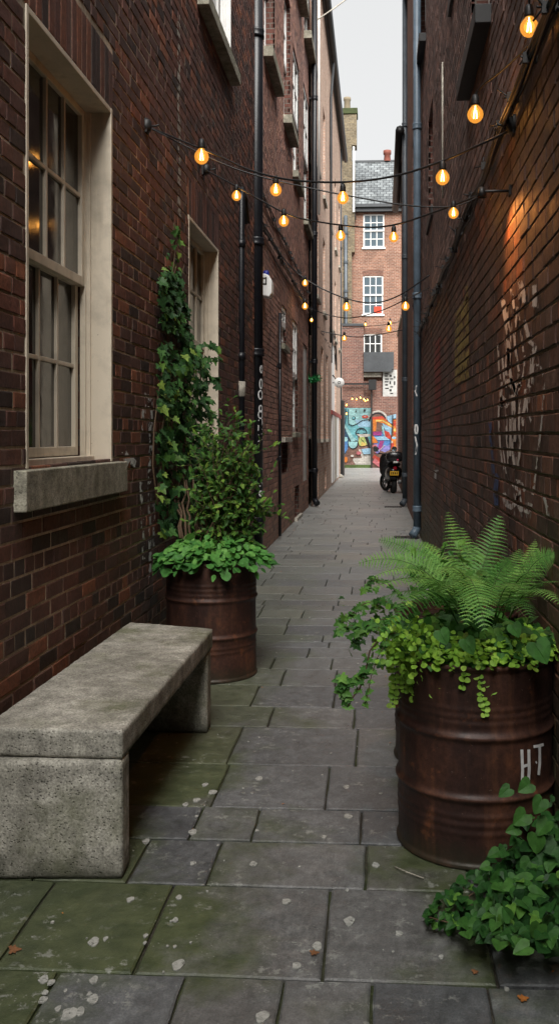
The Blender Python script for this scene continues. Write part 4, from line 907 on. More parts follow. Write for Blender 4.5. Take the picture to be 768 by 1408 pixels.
def curve(p, q, sag, n=8, wob=.0):
    p, q = Vector(p), Vector(q); out = []
    for i in range(n+1):
        t = i/n; a = p.lerp(q, t); a.z -= sag*4*t*(1-t)
        if 0 < i < n: a += rv3(wob)
        out.append(a)
    return out

# climbing ivy on the left wall
iv = thing('climbing_ivy', (XL+.05, 6.7, .7), 'dark ivy climbing the left brick wall above the oil drum', 'ivy')
lf = MB(); st = MB()
stems = []
spine = [(232,735),(226,690),(228,640),(232,590),(236,540),(238,490),(236,440),(232,400),(236,365),(240,330),(243,305)]
for k in range(5):
    off = (k-2)*9; pts = []
    for i, (u, v) in enumerate(spine[:(11 if k == 2 else random.randint(6, 9))]):
        uu = u+off*(.3+.7*math.sin(i*.5+k))+random.uniform(-3, 3)+ (8 if k > 2 and i > 2 else 0); p = P(uu, v, x=XL+.02+random.uniform(0, .04)); pts.append(p)
    st.tube(pts, [.007*(1-.6*i/len(pts)) for i in range(len(pts))], 6); stems.append(pts)
st.build('stem', M['stem'], iv)
def ivw(v):  # left and right limits of the foliage in the photograph
    tab = [(305,240,246),(330,236,248),(365,222,245),(385,220,248),(420,222,256),(470,222,262),(500,218,285),(540,216,284),(580,214,290),(620,216,300),(660,216,300),(700,216,290),(735,222,270)]
    for (v0, a, b_), (v1, c_, d_) in zip(tab, tab[1:]):
        if v0 <= v <= v1: t = (v-v0)/(v1-v0); return a+(c_-a)*t, b_+(d_-b_)*t
    return 230, 240
cnt = 0
while cnt < 1350:
    v = random.uniform(372, 735); a, b_ = ivw(v); u = random.uniform(a, b_)
    if v < 470 and random.random() < .25: continue
    out = random.uniform(.02, .16 if v > 480 else .09); x = XL+out; p = P(u, v, x=x)
    if mnoise.noise((p.y*7, p.z*7, 2)) < -.08: continue
    if v > 640 and random.random() < .35: continue
    yd = Vector((random.gauss(.5, .35), random.gauss(-.15, .5), random.gauss(-.75, .4))); nn = Vector((random.gauss(.9, .4), random.gauss(-.5, .4), random.gauss(.6, .4)))
    tip = out/.16; put_leaf(lf, T_ivy, p, yd, nn, random.uniform(.032, .075), 0, min(1, max(0, random.gauss(.2+.5*tip, .25)))); cnt += 1
for _ in range(26):
    v = random.uniform(305, 375); a, b_ = ivw(v); p = P(random.uniform(a, b_), v, x=XL+.03); put_leaf(lf, T_ivy, p, (random.gauss(.3, .3), random.gauss(0, .5), random.gauss(-.5, .5)), (1, -.5, .5), random.uniform(.03, .06), 0, random.uniform(.5, 1))
for (u0, v0, u1, v1) in [(262,480,298,478),(258,505,300,492),(270,510,296,530),(262,545,298,520),(285,565,310,600),(258,560,292,552)]:
    pts = curve(P(u0, v0, x=XL+.07), P(u1, v1, x=XL+.2), -.03, 6, .006); st2 = MB(); 
    for i in range(1, 7):
        for _ in range(2): put_leaf(lf, T_ivy, pts[i], (random.gauss(.4, .3), random.gauss(.2, .4), random.gauss(-.4, .3)), (random.gauss(.6, .2), -.6, random.gauss(.7, .3)), random.uniform(.045, .075), 0, random.uniform(.4, .95))
lf.build('foliage', M['ivy'], iv)

# shrub in the left drum
sb = thing('leafy_shrub', (DLp.x+.05, DLp.y+.1, .7), 'yellow green small-leaved shrub growing behind the ivy in the left oil drum', 'shrub')
lf = MB(); st = MB(); base = Vector((DLp.x, DLp.y+.02, .70))
tips = [(300,600),(318,590),(336,592),(350,622),(345,610),(326,575),(310,585),(355,640),(352,668),(362,695),(340,650),(330,620),(305,625),(285,600),(292,640),(318,655),(338,690),(356,690),(275,640),(300,680),(325,700),(290,570),(368,698),(348,640),(280,670),(312,640),(332,668)]
for (u, v) in tips:
    dep = DLp.y+random.uniform(-.1, .35); tp = P(u, v, y=dep); b0 = base+Vector((random.uniform(-.15, .12), random.uniform(-.1, .1), 0)); pts = curve(b0, tp, -.07, 10, .008)
    st.tube(pts, [.006*(1-.75*i/10) for i in range(11)], 5)
    for i in range(3, 11):
        for _ in range(3):
            sd_ = rv3(.10); q_ = pts[i]+sd_*.7; dr = (q_-pts[i]).normalized()+Vector((0, 0, .2))
            sub = [pts[i].lerp(q_, t) for t in (0, .5, 1)]; st.tube(sub, .0015, 4)
            for t in (.35, .6, .8, 1.0):
                pp = pts[i].lerp(q_, t); put_leaf(lf, T_small, pp, dr+rv3(.6), (random.gauss(.1, .4), random.gauss(-.5, .4), random.gauss(.8, .3)), random.uniform(.028, .050), 0, min(1, max(0, random.gauss(.45, .28))))
for _ in range(520):
    u, v = random.uniform(268, 348), random.uniform(620, 742); p = P(u, v, y=DLp.y+random.uniform(-.05, .35))
    if mnoise.noise((p.x*7, p.y*5, p.z*7)) < -.15: continue
    put_leaf(lf, T_small if random.random() < .6 else T_oval, p, rv3(1)+Vector((.3, -.2, -.2)), (random.gauss(.1, .4), random.gauss(-.5, .4), random.gauss(.8, .3)), random.uniform(.03, .06), 0, min(1, max(0, random.gauss(.3, .2))))
lf.build('foliage', M['ivylight'], sb); st.build('stem', M['stem'], sb)
# woody stems rising out of the drum
sv = thing('woody_stems', (DLp.x-.1, DLp.y, .7), 'bare brown stems rising from the left drum to the ivy', 'stems'); st = MB()
for (u0, v0, u1, v1) in [(252,742,243,640),(256,742,250,650),(262,740,256,660),(270,740,278,660),(275,738,262,640),(248,740,236,660)]: st.tube(curve(P(u0, v0, y=DLp.y), P(u1, v1, y=DLp.y+.5), 0, 6, .008), [.009, .009, .008, .008, .007, .006, .005], 6)
st.build('stem', M['stem'], sv)

# broad leaved ground cover on the left drum
bp = thing('bedding_plant', (DLp.x, DLp.y, .72), 'broad bright green leafy plant spilling over the rim of the left drum', 'plant')
lf = MB(); st = MB()
for k in range(760):
    a = random.uniform(0, 2*PI); r = .36*math.sqrt(random.random()); hgt = .745+.17*(1-(r/.38)**2)*random.uniform(.4, 1)-max(0, r-.27)*.9*random.random()
    p = Vector((DLp.x+.02+r*math.cos(a), DLp.y+r*math.sin(a), hgt)); o_ = Vector((math.cos(a), math.sin(a), 0))
    put_leaf(lf, T_round if random.random() < .55 else T_oval, p, o_*(.5+r*2)+Vector((0, 0, random.gauss(-.1-r, .3)))+rv3(.3), Vector((0, -.25, 1))+o_*.4+rv3(.25), random.uniform(.035, .07), 0, min(1, max(0, random.gauss(.3+1.2*(hgt-.72)/.18*.5, .25))))
    if k % 4 == 0: st.tube([Vector((DLp.x+r*.5*math.cos(a), DLp.y+r*.5*math.sin(a), .70)), p], .0025, 4)
lf.build('foliage', M['broad'], bp); st.build('stem', M['greenstem'], bp)

# ferns
def frond(mb, st, p0, p1, lift, wid, npin=22, roll=None, rr=None):
    """bipinnate frond from p0 to p1 arched by lift, half width wid"""
    p0, p1 = Vector(p0), Vector(p1); n = 40; pts = []
    for i in range(n+1):
        t = i/n; a = p0.lerp(p1, t); a.z += lift*4*t*(1-t)*(1-.3*t); pts.append(a)
    st.tube(pts[::4], [.0028*(1-.8*i/10) for i in range(11)], 5)
    side0 = (p1-p0).cross(Vector((0, 0, 1))); side0 = side0.normalized() if side0.length > .05 else Vector((1, 0, 0))
    if roll is not None: side0 = Vector(roll).normalized()
    sh = random.random() if rr is None else rr
    for i in range(npin):
        t = .14+.84*i/(npin-1); k = t*n; i0 = min(int(k), n-1); c_ = pts[i0].lerp(pts[i0+1], k-i0); tg = (pts[i0+1]-pts[i0]).normalized()
        side = (side0-tg*side0.dot(tg)).normalized(); up = side.cross(tg)
        prof = min(1, (t-.05)/.28)**.7*(1-t)**.75*1.5; L = wid*min(prof, 1.0)+.006
        for sg_ in (1, -1):
            d_ = (side*sg_+tg*.38+up*random.uniform(-.12, .05)).normalized(); nrm = (up+side*sg_*.2).normalized(); cr = d_.cross(nrm)
            nt = max(3, int(L/.0065)); w_ = min(.011, L*.19+.002, (p1-p0).length*.84/(npin-1)*.46); vs = []; 
            e1_, e2_ = [], []
            for j in range(nt+1):
                s = j/nt; q_ = c_+d_*L*s+Vector((0, 0, -1))*L*.22*s*s; ww = w_*(1-s*.85)
                e1_.append(q_+cr*ww*(1.0)+d_*L/nt*.35); e1_.append(q_+d_*L/nt*.55+cr*ww*.28)
                e2_.append(q_-cr*ww*(1.0)+d_*L/nt*.35); e2_.append(q_+d_*L/nt*.55-cr*ww*.28)
            vs = [c_]+e1_+e2_; ne = len(e1_); fs = []
            for j in range(ne-1): fs.append((1+j, 2+j, 2+ne+j, 1+ne+j))
            fs.append((0, 1, 1+ne)); mb.add(vs, fs, 0, min(1, max(0, sh+random.uniform(-.15, .15))))
fn = thing('fern', (DR.x, DR.y+.35, .7), 'feathery green fern rising above the right oil drums', 'fern'); lf = MB(); st = MB()
cF = Vector((DR.x-.02, DR.y+.28, .72))
def fr(u0, v0, d0, u1, v1, d1, lift, wid, npin=24, rr=.5, roll=None): frond(lf, st, P(u0, v0, y=d0), P(u1, v1, y=d1), lift, wid, npin, roll, rr)
X1 = (1, 0, 0)
fr(640,850,3.75, 687,708,3.95, .0, .105, 26, .6, X1); fr(655,850,3.7, 615,703,4.3, .02, .075, 24, .55, X1)
fr(630,850,3.7, 520,742,3.9, .10, .062, 28, .65, (.3,.2,1)); fr(600,830,3.6, 556,790,3.5, .10, .05, 16, .6)
fr(650,840,3.6, 505,812,3.25, .10, .075, 26, .8); fr(640,850,3.6, 500,835,3.6, .10, .07, 26, .45); fr(650,850,3.5, 522,870,3.2, .13, .095, 26, .35)
fr(635,800,3.4, 667,868,3.02, .085, .085, 24, .72, X1); fr(700,850,3.6, 765,764,3.5, .10, .07, 26, .6, (.2,.3,1)); fr(690,850,3.6, 741,738,3.9, .03, .05, 24, .85, (1,0,.4))
fr(700,850,3.5, 768,800,3.3, .06, .05, 22, .4); fr(650,850,3.8, 590,760,4.2, .05, .08, 22, .45, X1); fr(660,850,3.8, 655,750,4.2, .02, .09, 22, .35, X1); fr(680,850,3.8, 715,755,4.1, .03, .07, 22, .4, X1)
fr(650,850,3.5, 560,800,3.2, .08, .08, 24, .6); fr(660,850,3.5, 612,812,3.05, .10, .07, 22, .75); fr(690,850,3.5, 740,790,3.2, .08, .07, 22, .55); fr(640,860,3.6, 545,770,4.0, .06, .08, 24, .45); fr(665,850,3.6, 700,770,3.6, .05, .08, 22, .5, X1)
fr(620,850,4.2, 585,745,4.6, .03, .07, 20, .35, X1); fr(620,850,4.2, 560,765,4.4, .06, .07, 20, .4); fr(680,860,3.5, 730,850,3.1, .10, .07, 20, .3)
fr(640,850,3.5, 492,775,3.6, .12, .065, 28, .8, (.2,.3,1)); fr(640,850,3.5, 510,795,3.3, .12, .075, 28, .95); fr(700,850,3.4, 770,830,3.1, .09, .06, 22, .8); fr(640,850,3.6, 548,745,4.0, .09, .07, 26, .9, (.5,.2,1))
fr(640,850,3.6, 580,745,3.9, .06, .085, 24, .7, X1); fr(700,850,3.5, 752,742,3.9, .05, .07, 24, .65, (1,.2,.5)); fr(655,840,3.5, 600,790,3.1, .10, .085, 24, .9); fr(680,850,3.6, 720,815,3.0, .09, .08, 24, .75)
fr(640,850,3.7, 535,768,3.7, .09, .07, 26, .85, (.2,.2,1)); fr(630,860,3.5, 545,835,3.1, .11, .085, 24, .6); fr(660,850,3.9, 635,725,4.3, .02, .07, 22, .6, X1); fr(665,830,3.5, 640,860,3.05, .09, .07, 20, .85, X1)
lf.build('fronds', M['fern'], fn); st.build('rachis', M['greenstem'], fn)

# rounded understorey leaves behind the rim
ul = thing('heart_leaf_plant', (DR.x+.05, DR.y, .72), 'dark heart-shaped leaves between the fern and the drum rim', 'plant'); lf = MB(); st = MB()
for k in range(420):
    a = random.uniform(0, 2*PI); r = .32*math.sqrt(random.random()); p = Vector((DR.x+r*math.cos(a), DR.y+.05+r*math.sin(a), .72+random.uniform(0, .15)*(1-r/.5))); o_ = Vector((math.cos(a), math.sin(a), 0))
    put_leaf(lf, T_heart, p, o_+Vector((0, 0, random.gauss(-.5, .4)))+rv3(.3), Vector((0, -.5, .8))+o_*.4+rv3(.3), random.uniform(.028, .06), 0, min(1, max(0, random.gauss(.4, .25))))
for k in range(260):   # soft bushy growth inside the fern clump
    u, v = max(568, random.gauss(625, 36)), random.gauss(808, 26); p = P(u, v, y=random.uniform(3.6, 4.3))
    if p.x > XR-.05: continue
    put_leaf(lf, T_heart if k % 3 else T_small, p, rv3(1)+Vector((0, -.3, -.3)), Vector((0, -.5, .8))+rv3(.35), random.uniform(.025, .05), 0, min(1, max(0, random.gauss(.5, .25))))
for (u, v, s) in [(737,885,.075),(640,880,.055),(605,868,.05),(705,860,.045)]: p = P(u, v, y=3.2); put_leaf(lf, T_heart, p, (.3, -.3, -.6), (-.2, -.8, .6), s, 0, .5)
lf.build('foliage', M['heart'], ul)

# lime creeper spilling over the rim
cj = thing('creeping_plant', (DR.x, DR.y-.25, .72), 'lime green round-leaved creeper spilling over the near right drum rim', 'creeper'); lf = MB(); st = MB()
for k in range(950):
    a = random.uniform(math.radians(150), math.radians(385)) if random.random() < .8 else random.uniform(math.radians(150), math.radians(250)); r = random.uniform(.14, .315)
    zz_ = .735+.07*random.random()*(1-abs(r-.2)/.15)-(max(0, r-.285)*random.random()*1.3); p = Vector((DR.x+r*math.cos(a), DR.y+r*math.sin(a), zz_)); o_ = Vector((math.cos(a), math.sin(a), 0))
    put_leaf(lf, T_round, p, o_+rv3(.5)+Vector((0, 0, -.4)), Vector((0, -.5, .8))+rv3(.3), random.uniform(.015, .028), 0, min(1, max(0, random.gauss(.5, .25))))
def trail(pts, nl, s0, s1, mat_mb, tm, stem_mb, rr=.5, rad=.0016):
    stem_mb.tube(pts, rad, 5)
    for i in range(nl):
        t = i/(nl-1)*(len(pts)-1); i0 = min(int(t), len(pts)-2); p = pts[i0].lerp(pts[i0+1], t-i0)
        for sg_ in (1, -1): put_leaf(mat_mb, tm, p, (sg_*random.uniform(.5, 1), random.gauss(-.3, .2), random.gauss(-.3, .3)), (random.gauss(0, .3), -.8, .5), random.uniform(s0, s1), 0, min(1, max(0, random.gauss(rr, .2))))
for (u, v0, v1) in [(556,895,965),(566,900,960),(548,885,950),(590,915,945),(600,920,955),(613,915,942),(658,930,982),(664,932,952),(676,930,948),(640,925,945),(700,915,930),(575,905,938),(560,880,925),(585,900,930),(625,915,930),(535,880,950),(545,900,970)]:
    p0 = P(u, v0, y=DR.y-.30+abs(u-650)*.0017); p1 = P(u+random.uniform(-6, 12), v1, y=p0.y-.005); p0.z = min(p0.z, .74)
    trail(curve(p0, p1, 0, 5, .004), max(3, int((v1-v0)/6)), .014, .024, lf, T_round, st, .6)
for k in range(240):
    u, v = random.gauss(556, 20), random.gauss(885, 24); p = P(u, v, y=random.uniform(3.2, 3.5)); put_leaf(lf, T_round, p, rv3(1)+Vector((0, -.3, -.4)), Vector((0, -.5, .8))+rv3(.35), random.uniform(.014, .026), 0, min(1, max(0, random.gauss(.45, .25))))
lf.build('foliage', M['jenny'], cj); st.build('stem', M['greenstem'], cj)

# ivy trailing out to the left over the paving
ti = thing('trailing_ivy', (DR.x-.35, DR.y-.1, .7), 'thin ivy strands trailing left from the right drum over the paving', 'ivy'); lf = MB(); st = MB()
def path(px, d): return [P(u, v, y=dd) for (u, v), dd in zip(px, d if hasattr(d, '__len__') else [d]*len(px))]
trail(path([(560,875),(540,870),(520,880),(508,895),(503,920),(495,945),(484,960),(478,972)], 3.3), 5, .02, .03, lf, T_ivy, st, .5, .003)
trail(path([(503,920),(490,935),(478,940),(468,930),(470,945),(476,962)], 3.3), 16, .022, .042, lf, T_ivy, st, .55)
trail(path([(560,860),(535,850),(510,855),(495,870),(487,885)], 3.4), 12, .02, .04, lf, T_ivy, st, .5)
trail(path([(550,835),(525,825),(500,830),(482,845),(468,855)], 3.5), 12, .018, .036, lf, T_ivy, st, .5)
trail(path([(540,870),(515,862),(495,858),(475,862),(466,868)], 3.3), 12, .02, .036, lf, T_ivy, st, .6)
trail(path([(550,820),(530,800),(510,795),(505,810)], 3.7), 10, .018, .03, lf, T_ivy, st, .5)
trail(path([(530,885),(518,905),(510,930),(505,955),(502,968)], 3.25), 8, .016, .026, lf, T_ivy, st, .75)
for k in range(70): u, v = random.gauss(520, 22), random.gauss(862, 22); p = P(u, v, y=random.uniform(3.3, 3.6)); put_leaf(lf, T_ivy, p, rv3(1)+Vector((0, 0, -.5)), Vector((0, -.6, .7))+rv3(.3), random.uniform(.018, .035), 0, random.random())
lf.build('foliage', M['heart'], ti); st.build('stem', M['stem'], ti)

# ground ivy at the lower right
gi = thing('ground_ivy', (.55, 3.0, 0), 'dark heart-leaved ivy sprawling over paving in the lower right corner', 'ivy'); lf = MB(); st = MB()
def gleaf(u, v, s, hgt, r=.4):
    p = P(u, v, z=hgt)
    if p.x > XR-.02: p.x = XR-.02-random.random()*.05
    put_leaf(lf, T_heart, p, (random.gauss(-.35, .6), random.gauss(-.6, .5), random.gauss(-.15, .3)), (random.gauss(-.15, .35), random.gauss(-.45, .3), random.gauss(.8, .2)), s, 0, min(1, max(0, r)))
edge = [(583,1262),(600,1245),(615,1215),(640,1195),(670,1185),(690,1180),(768,1100)]
cnt = 0
poly = [(580,1262),(612,1225),(640,1200),(672,1188),(700,1150),(720,1110),(735,1075),(775,1065),(800,1160),(800,1300),(700,1305),(660,1285),(620,1278)]
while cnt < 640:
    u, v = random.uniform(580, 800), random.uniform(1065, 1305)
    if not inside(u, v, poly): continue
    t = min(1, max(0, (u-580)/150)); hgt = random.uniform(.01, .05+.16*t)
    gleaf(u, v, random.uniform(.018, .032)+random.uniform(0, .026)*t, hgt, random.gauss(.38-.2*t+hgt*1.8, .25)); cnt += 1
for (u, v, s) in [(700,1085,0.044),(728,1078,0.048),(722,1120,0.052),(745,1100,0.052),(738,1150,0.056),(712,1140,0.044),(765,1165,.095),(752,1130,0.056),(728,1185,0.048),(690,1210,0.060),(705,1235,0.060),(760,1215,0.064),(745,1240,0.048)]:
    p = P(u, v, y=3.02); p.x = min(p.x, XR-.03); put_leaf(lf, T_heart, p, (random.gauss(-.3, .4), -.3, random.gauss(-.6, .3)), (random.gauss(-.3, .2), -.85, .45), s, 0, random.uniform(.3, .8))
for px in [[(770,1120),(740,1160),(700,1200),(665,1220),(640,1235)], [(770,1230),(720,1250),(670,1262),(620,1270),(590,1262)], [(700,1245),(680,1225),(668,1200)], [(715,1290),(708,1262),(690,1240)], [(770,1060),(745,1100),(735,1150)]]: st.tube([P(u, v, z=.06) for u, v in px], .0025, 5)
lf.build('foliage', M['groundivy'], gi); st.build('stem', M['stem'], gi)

# fallen leaves, twig
for u, v, s, lab in [(715,1374,.028,'orange dead leaf on the paving in the lower right corner'), (428,1311,.026,'brown orange dead leaf flat on the slab, centre foreground'), (14,1307,.034,'rust coloured dead leaf on mossy slab at the left edge'), (650,1337,.018,'tiny brown leaf fragment on the paving left of the orange one')]:
    m_ = MB(); p = P(u, v, z=.006); put_leaf(m_, T_ivy, p, (1, .4, .02), (.1, -.1, 1), s); tag(m_.build('fallen_leaf', M['autumn'] if u == 715 else M['deadleaf']), lab, 'leaf', 'fallen leaves')
m_ = MB(); m_.tube([P(542, 1192, z=.008), P(560, 1200, z=.012), P(582, 1208, z=.006)], .0022, 5); tag(m_.build('twig', M['stoneband']), 'pale dry twig on the paving beside the right drum', 'twig')

# ------------------------------------------------------------------ string lights
def emis(name, col, st_):
    g = G(name); e = g.new('ShaderNodeEmission'); g.put(e.inputs['Color'], col); e.inputs['Strength'].default_value = st_; g.l.new(e.outputs[0], g.out.inputs[0]); return g.mt
M['filament'] = emis('glowing filament', (1, .68, .30), 24)
g = G('amber bulb glass'); e = g.new('ShaderNodeEmission'); g.put(e.inputs['Color'], (1, .42, .06)); e.inputs['Strength'].default_value = .42
t_ = g.new('ShaderNodeBsdfTransparent'); g.put(t_.inputs['Color'], (1, .72, .35)); gl = g.new('ShaderNodeBsdfGlossy'); gl.inputs['Roughness'].default_value = .06
ms = g.new('ShaderNodeMixShader'); ms.inputs[0].default_value = .48; g.l.new(t_.outputs[0], ms.inputs[1]); g.l.new(e.outputs[0], ms.inputs[2])
m2_ = g.new('ShaderNodeMixShader'); m2_.inputs[0].default_value = .06; g.l.new(ms.outputs[0], m2_.inputs[1]); g.l.new(gl.outputs[0], m2_.inputs[2]); g.l.new(m2_.outputs[0], g.out.inputs[0]); M['bulb'] = g.mt
# master meshes, radius 1, origin at the bulb centre
def master(name, fn, mat):
    mb = MB(); fn(mb); me_o = mb.build(name, mat); me = me_o.data; bpy.data.objects.remove(me_o); return me
def _bulb(mb): mb.lathe([(.001, -1.0), (.35, -.94), (.68, -.73), (.92, -.38), (1, 0), (.93, .36), (.72, .68), (.48, .95), (.40, 1.12)], n=24)
def _sock(mb): mb.lathe([(.001, 1.06), (.46, 1.06), (.50, 1.2), (.50, 1.9), (.42, 2.2), (.30, 2.45), (.001, 2.45)], n=16); mb.lathe([(.56, 1.25), (.56, 1.38)], n=16)
def _fil(mb):
    for sx in (-.16, .16):
        for sy in (-.12, .12): mb.tube([(sx*1.2, sy, -.42), (sx*.7, sy*.5, .45)], .055, 6)
    mb.tube([(0, 0, .45), (0, 0, 1.05)], .05, 6)
ME = dict(bulb=master('bulb', _bulb, M['bulb']), sock=master('bulb_holder', _sock, M['black']), fil=master('filament', _fil, M['filament']))
def bulb(parent, p, r, light=0.0):
    og = origin(parent)
    ho = bpy.data.objects.new('bulb_holder', ME['sock']); C.objects.link(ho); ho.parent = parent; ho.location = p-og; ho.scale = (r, r, r)
    bo = bpy.data.objects.new('bulb', ME['bulb']); C.objects.link(bo); bo.parent = parent; bo.location = p-og; bo.scale = (r, r, r*1.04)
    fo = bpy.data.objects.new('filament', ME['fil']); C.objects.link(fo); fo.parent = bo
    if light:
        ld = bpy.data.lights.new('bulb_light', 'POINT'); ld.energy = light*.35; ld.color = (1, .50, .16); ld.shadow_soft_size = r*.8
        lo = bpy.data.objects.new('bulb_light', ld); C.objects.link(lo); lo.parent = bo; lo.location = (0, 0, -.1)
def string(label, ctrl, bulbs, rad=.0055, lights=None):
    """ctrl: (u, v, y) points of the cable; bulbs: (u, v, r_px)"""
    pts = [P(u, v, y=y) for u, v, y in ctrl]; t = thing('string_light', pts[0], label, 'string light', 'festoon string lights')
    sm = []
    for i in range(len(pts)-1):      # Catmull-Rom
        p0, p1, p2, p3 = pts[max(i-1, 0)], pts[i], pts[i+1], pts[min(i+2, len(pts)-1)]
        for k in range(8):
            s = k/8; sm.append(.5*((2*p1)+(p2-p0)*s+(2*p0-5*p1+4*p2-p3)*s*s+(3*p1-p0-3*p2+p3)*s**3))
    sm.append(pts[-1]); m_ = MB(); m_.tube(sm, rad, 8); m_.build('cable', M['cable'], t)
    for j, (u, v, r, *e_) in enumerate(bulbs):
        i = min(range(len(ctrl)-1), key=lambda i: 0 if min(ctrl[i][0], ctrl[i+1][0]) <= u <= max(ctrl[i][0], ctrl[i+1][0]) else 1+min(abs(ctrl[i][0]-u), abs(ctrl[i+1][0]-u)))
        s = (u-ctrl[i][0])/((ctrl[i+1][0]-ctrl[i][0]) or 1); s = min(1, max(0, s)); y = ctrl[i][2]+(ctrl[i+1][2]-ctrl[i][2])*s
        c_ = P(u, v, y=y); R = r*y/FPX; bulb(t, c_, R, e_[0] if e_ else 0)
        cz = min(sm, key=lambda q_: (q_.x-c_.x)**2+(q_.y-c_.y)**2).z
        if cz > c_.z+2.4*R: w_ = MB(); w_.tube([(c_.x, c_.y, c_.z+2.3*R), (c_.x, c_.y, cz+.004)], rad*.9, 6); w_.build('drop_wire', M['cable'], t)
    return t
string('string light at the top right corner with one hanging bulb', [(774,20,3.3),(750,2,3.6),(728,-4,3.9),(700,-20,4.3)], [(727,37,12.5,1.1)])
string('short string light with one bulb below the dark sill on the right', [(768,10,3.35),(735,48,3.9),(722,66,4.1),(690,96,4.4),(664,116,4.6),(653,130,4.65)], [(653,157,11,1.1)])
string('upper string light from the near cream window to the right wall', [(154,157,5.2),(201,173,5.95),(240,189,5.9),(300,214,5.7),(345,234,5.5),(400,247,5.3),(471,250,5.1),(540,242,4.95),(608,221,4.8),(660,198,4.6),(703,178,4.5)], [(277,215,10,.9),(471,272,8,.8),(608,244,9.5,.9)], .006)
string('string light just under the upper one, sagging behind it to the right', [(201,173,5.97),(300,222,5.85),(360,243,5.8),(420,257,5.75),(480,269,5.7),(560,282,5.6),(625,283,5.5),(664,266,5.45)], [(379,261,8,.7),(623,293,7,.6)], .0045)
string('middle string light with five bulbs above the thin hooked pipe', [(282,233,7.9),(325,256,7.6),(360,276,7.2),(400,296,6.9),(440,305,6.6),(500,312,6.2),(545,308,6.0),(600,290,5.8),(664,266,5.5)], [(325,269,6.5,.5),(390,304,7,.5),(468,324,6.5,.5),(541,326,6.5,.5)], .006)
string('farther string light crossing the upper far window', [(352,300,11.5),(375,335,11.9),(400,367,12.1),(430,390,12.1),(475,410,12.0),(515,416,11.9),(550,405,11.8),(590,378,11.6)], [(419,389,4.2),(476,422,5.5),(557,421,5.5)], .009)
string('string light running steeply along the far left wall', [(357,318,12.3),(385,370,14),(410,405,16),(430,425,17),(475,437,17),(520,428,16),(556,412,15),(590,395,12)], [(419,421,4.2),(428,440,2.6)], .009)
string('low string light in front of the lowest far window', [(441,455,24),(470,461,24),(497,463,24),(530,458,23.5),(560,452,23),(574,450,22.5)], [(473,465,3.6),(562,466,3.6),(534,452,4)], .012)
string('faintest string light just above the dark fascia at the alley end', [(470,452,36),(500,449,36),(530,446,35.5),(548,442,35)], [(536,444,2.6),(502,446,2.2)], .012)
m = thing('string_light', E(480, 552, YM-.5), 'small string of fairy bulbs above the teal mural', 'string light', 'festoon string lights'); c_ = MB()
pts = [E(u, v, YM-.5) for u, v in [(471,556),(476,550),(484,547),(492,548),(500,551),(509,548)]]; c_.tube(pts, .01, 6); c_.build('cable', M['cable'], m)
for (u, v) in [(476,569),(476,557),(484,548.5),(490,549),(500,549),(502,551),(505,550),(495,547)]: bulb(m, E(u, v, YM-.5), .06)

# cable bundles along the walls
def bundle(label, x, y0, y1, z, n, r, sgn, name='cable_bundle'):
    t = thing(name, (x, y0, z), label, 'cables'); m_ = MB()
    for k in range(n):
        ph = random.random()*6; oz, ox = random.uniform(-.03, .03), random.uniform(0, .03); pts = []
        y = y0
        while y < y1: pts.append((x+sgn*(ox+.008*math.sin(y*3+ph)), y, z+oz+.018*math.sin(y*2.1+ph)+.012*math.sin(y*5.3+ph*2))); y += .12
        m_.tube(pts, r*random.uniform(.6, 1.2), 7)
    m_.build('cable', M['cable'], t)
    y = y0+.3
    while y < y1:
        cl = MB(); zz_ = z+random.uniform(-.03, .03); cl.box((x-sgn*.02, y-.008, zz_-.022), (x+sgn*.038, y+.008, zz_+.022))
        for _ in range(3): a = rv3(.03); cl.tube([(x+sgn*.03, y, zz_), (x+sgn*.045+a.x, y+a.y, zz_+a.z)], .004, 5)
        y += random.uniform(.35, .8); cl.build('cable_clip', M['black'], t)
    return t
bundle('black cable bundle clipped along the right wall', XR-.03, 2.4, 13.9, 3.07, 5, .011, -1)
bundle('black cable bundle clipped along the left wall past the thick drainpipe', XL+.03, 11.6, 30, 4.25, 5, .014, 1)
bundle('second thinner cable run above the left cable bundle', XL+.02, 11.5, 20, 4.65, 2, .010, 1)
# brackets / junction fittings
def bracket(u, v, wall, label, y):
    p = P(u, v, y=y); w_ = XL if wall == 'L' else XR; t = MB(); s = -1 if wall == 'L' else 1
    t.tube([(p.x, p.y, p.z), (w_, p.y, p.z)], .009, 8); t.lathe([(.001, -.035), (.030, -.035), (.036, -.01), (.036, .03), (.018, .045), (.001, .045)], p.x, p.y, 12, base=p.z); t.box((w_-s*.015, p.y-.03, p.z-.045), (w_+s*.002, p.y+.03, p.z+.045))
    t.tube([(p.x, p.y, p.z), (p.x-s*.05, p.y+.03, p.z+.01), (p.x-s*.08, p.y+.02, p.z+.015)], .006, 6)
    tag(t.build('cable_bracket', M['black']), label, 'bracket', 'cable brackets')
bracket(706, 172, 'R', 'black bracket on the right wall holding the upper string light', 4.5)
bracket(201, 173, 'L', 'black hook on the left wall beside the cream window holding the upper string light', 5.95)
bracket(283, 233, 'L', 'small black hook on the left wall below the first left bulb', 7.9)
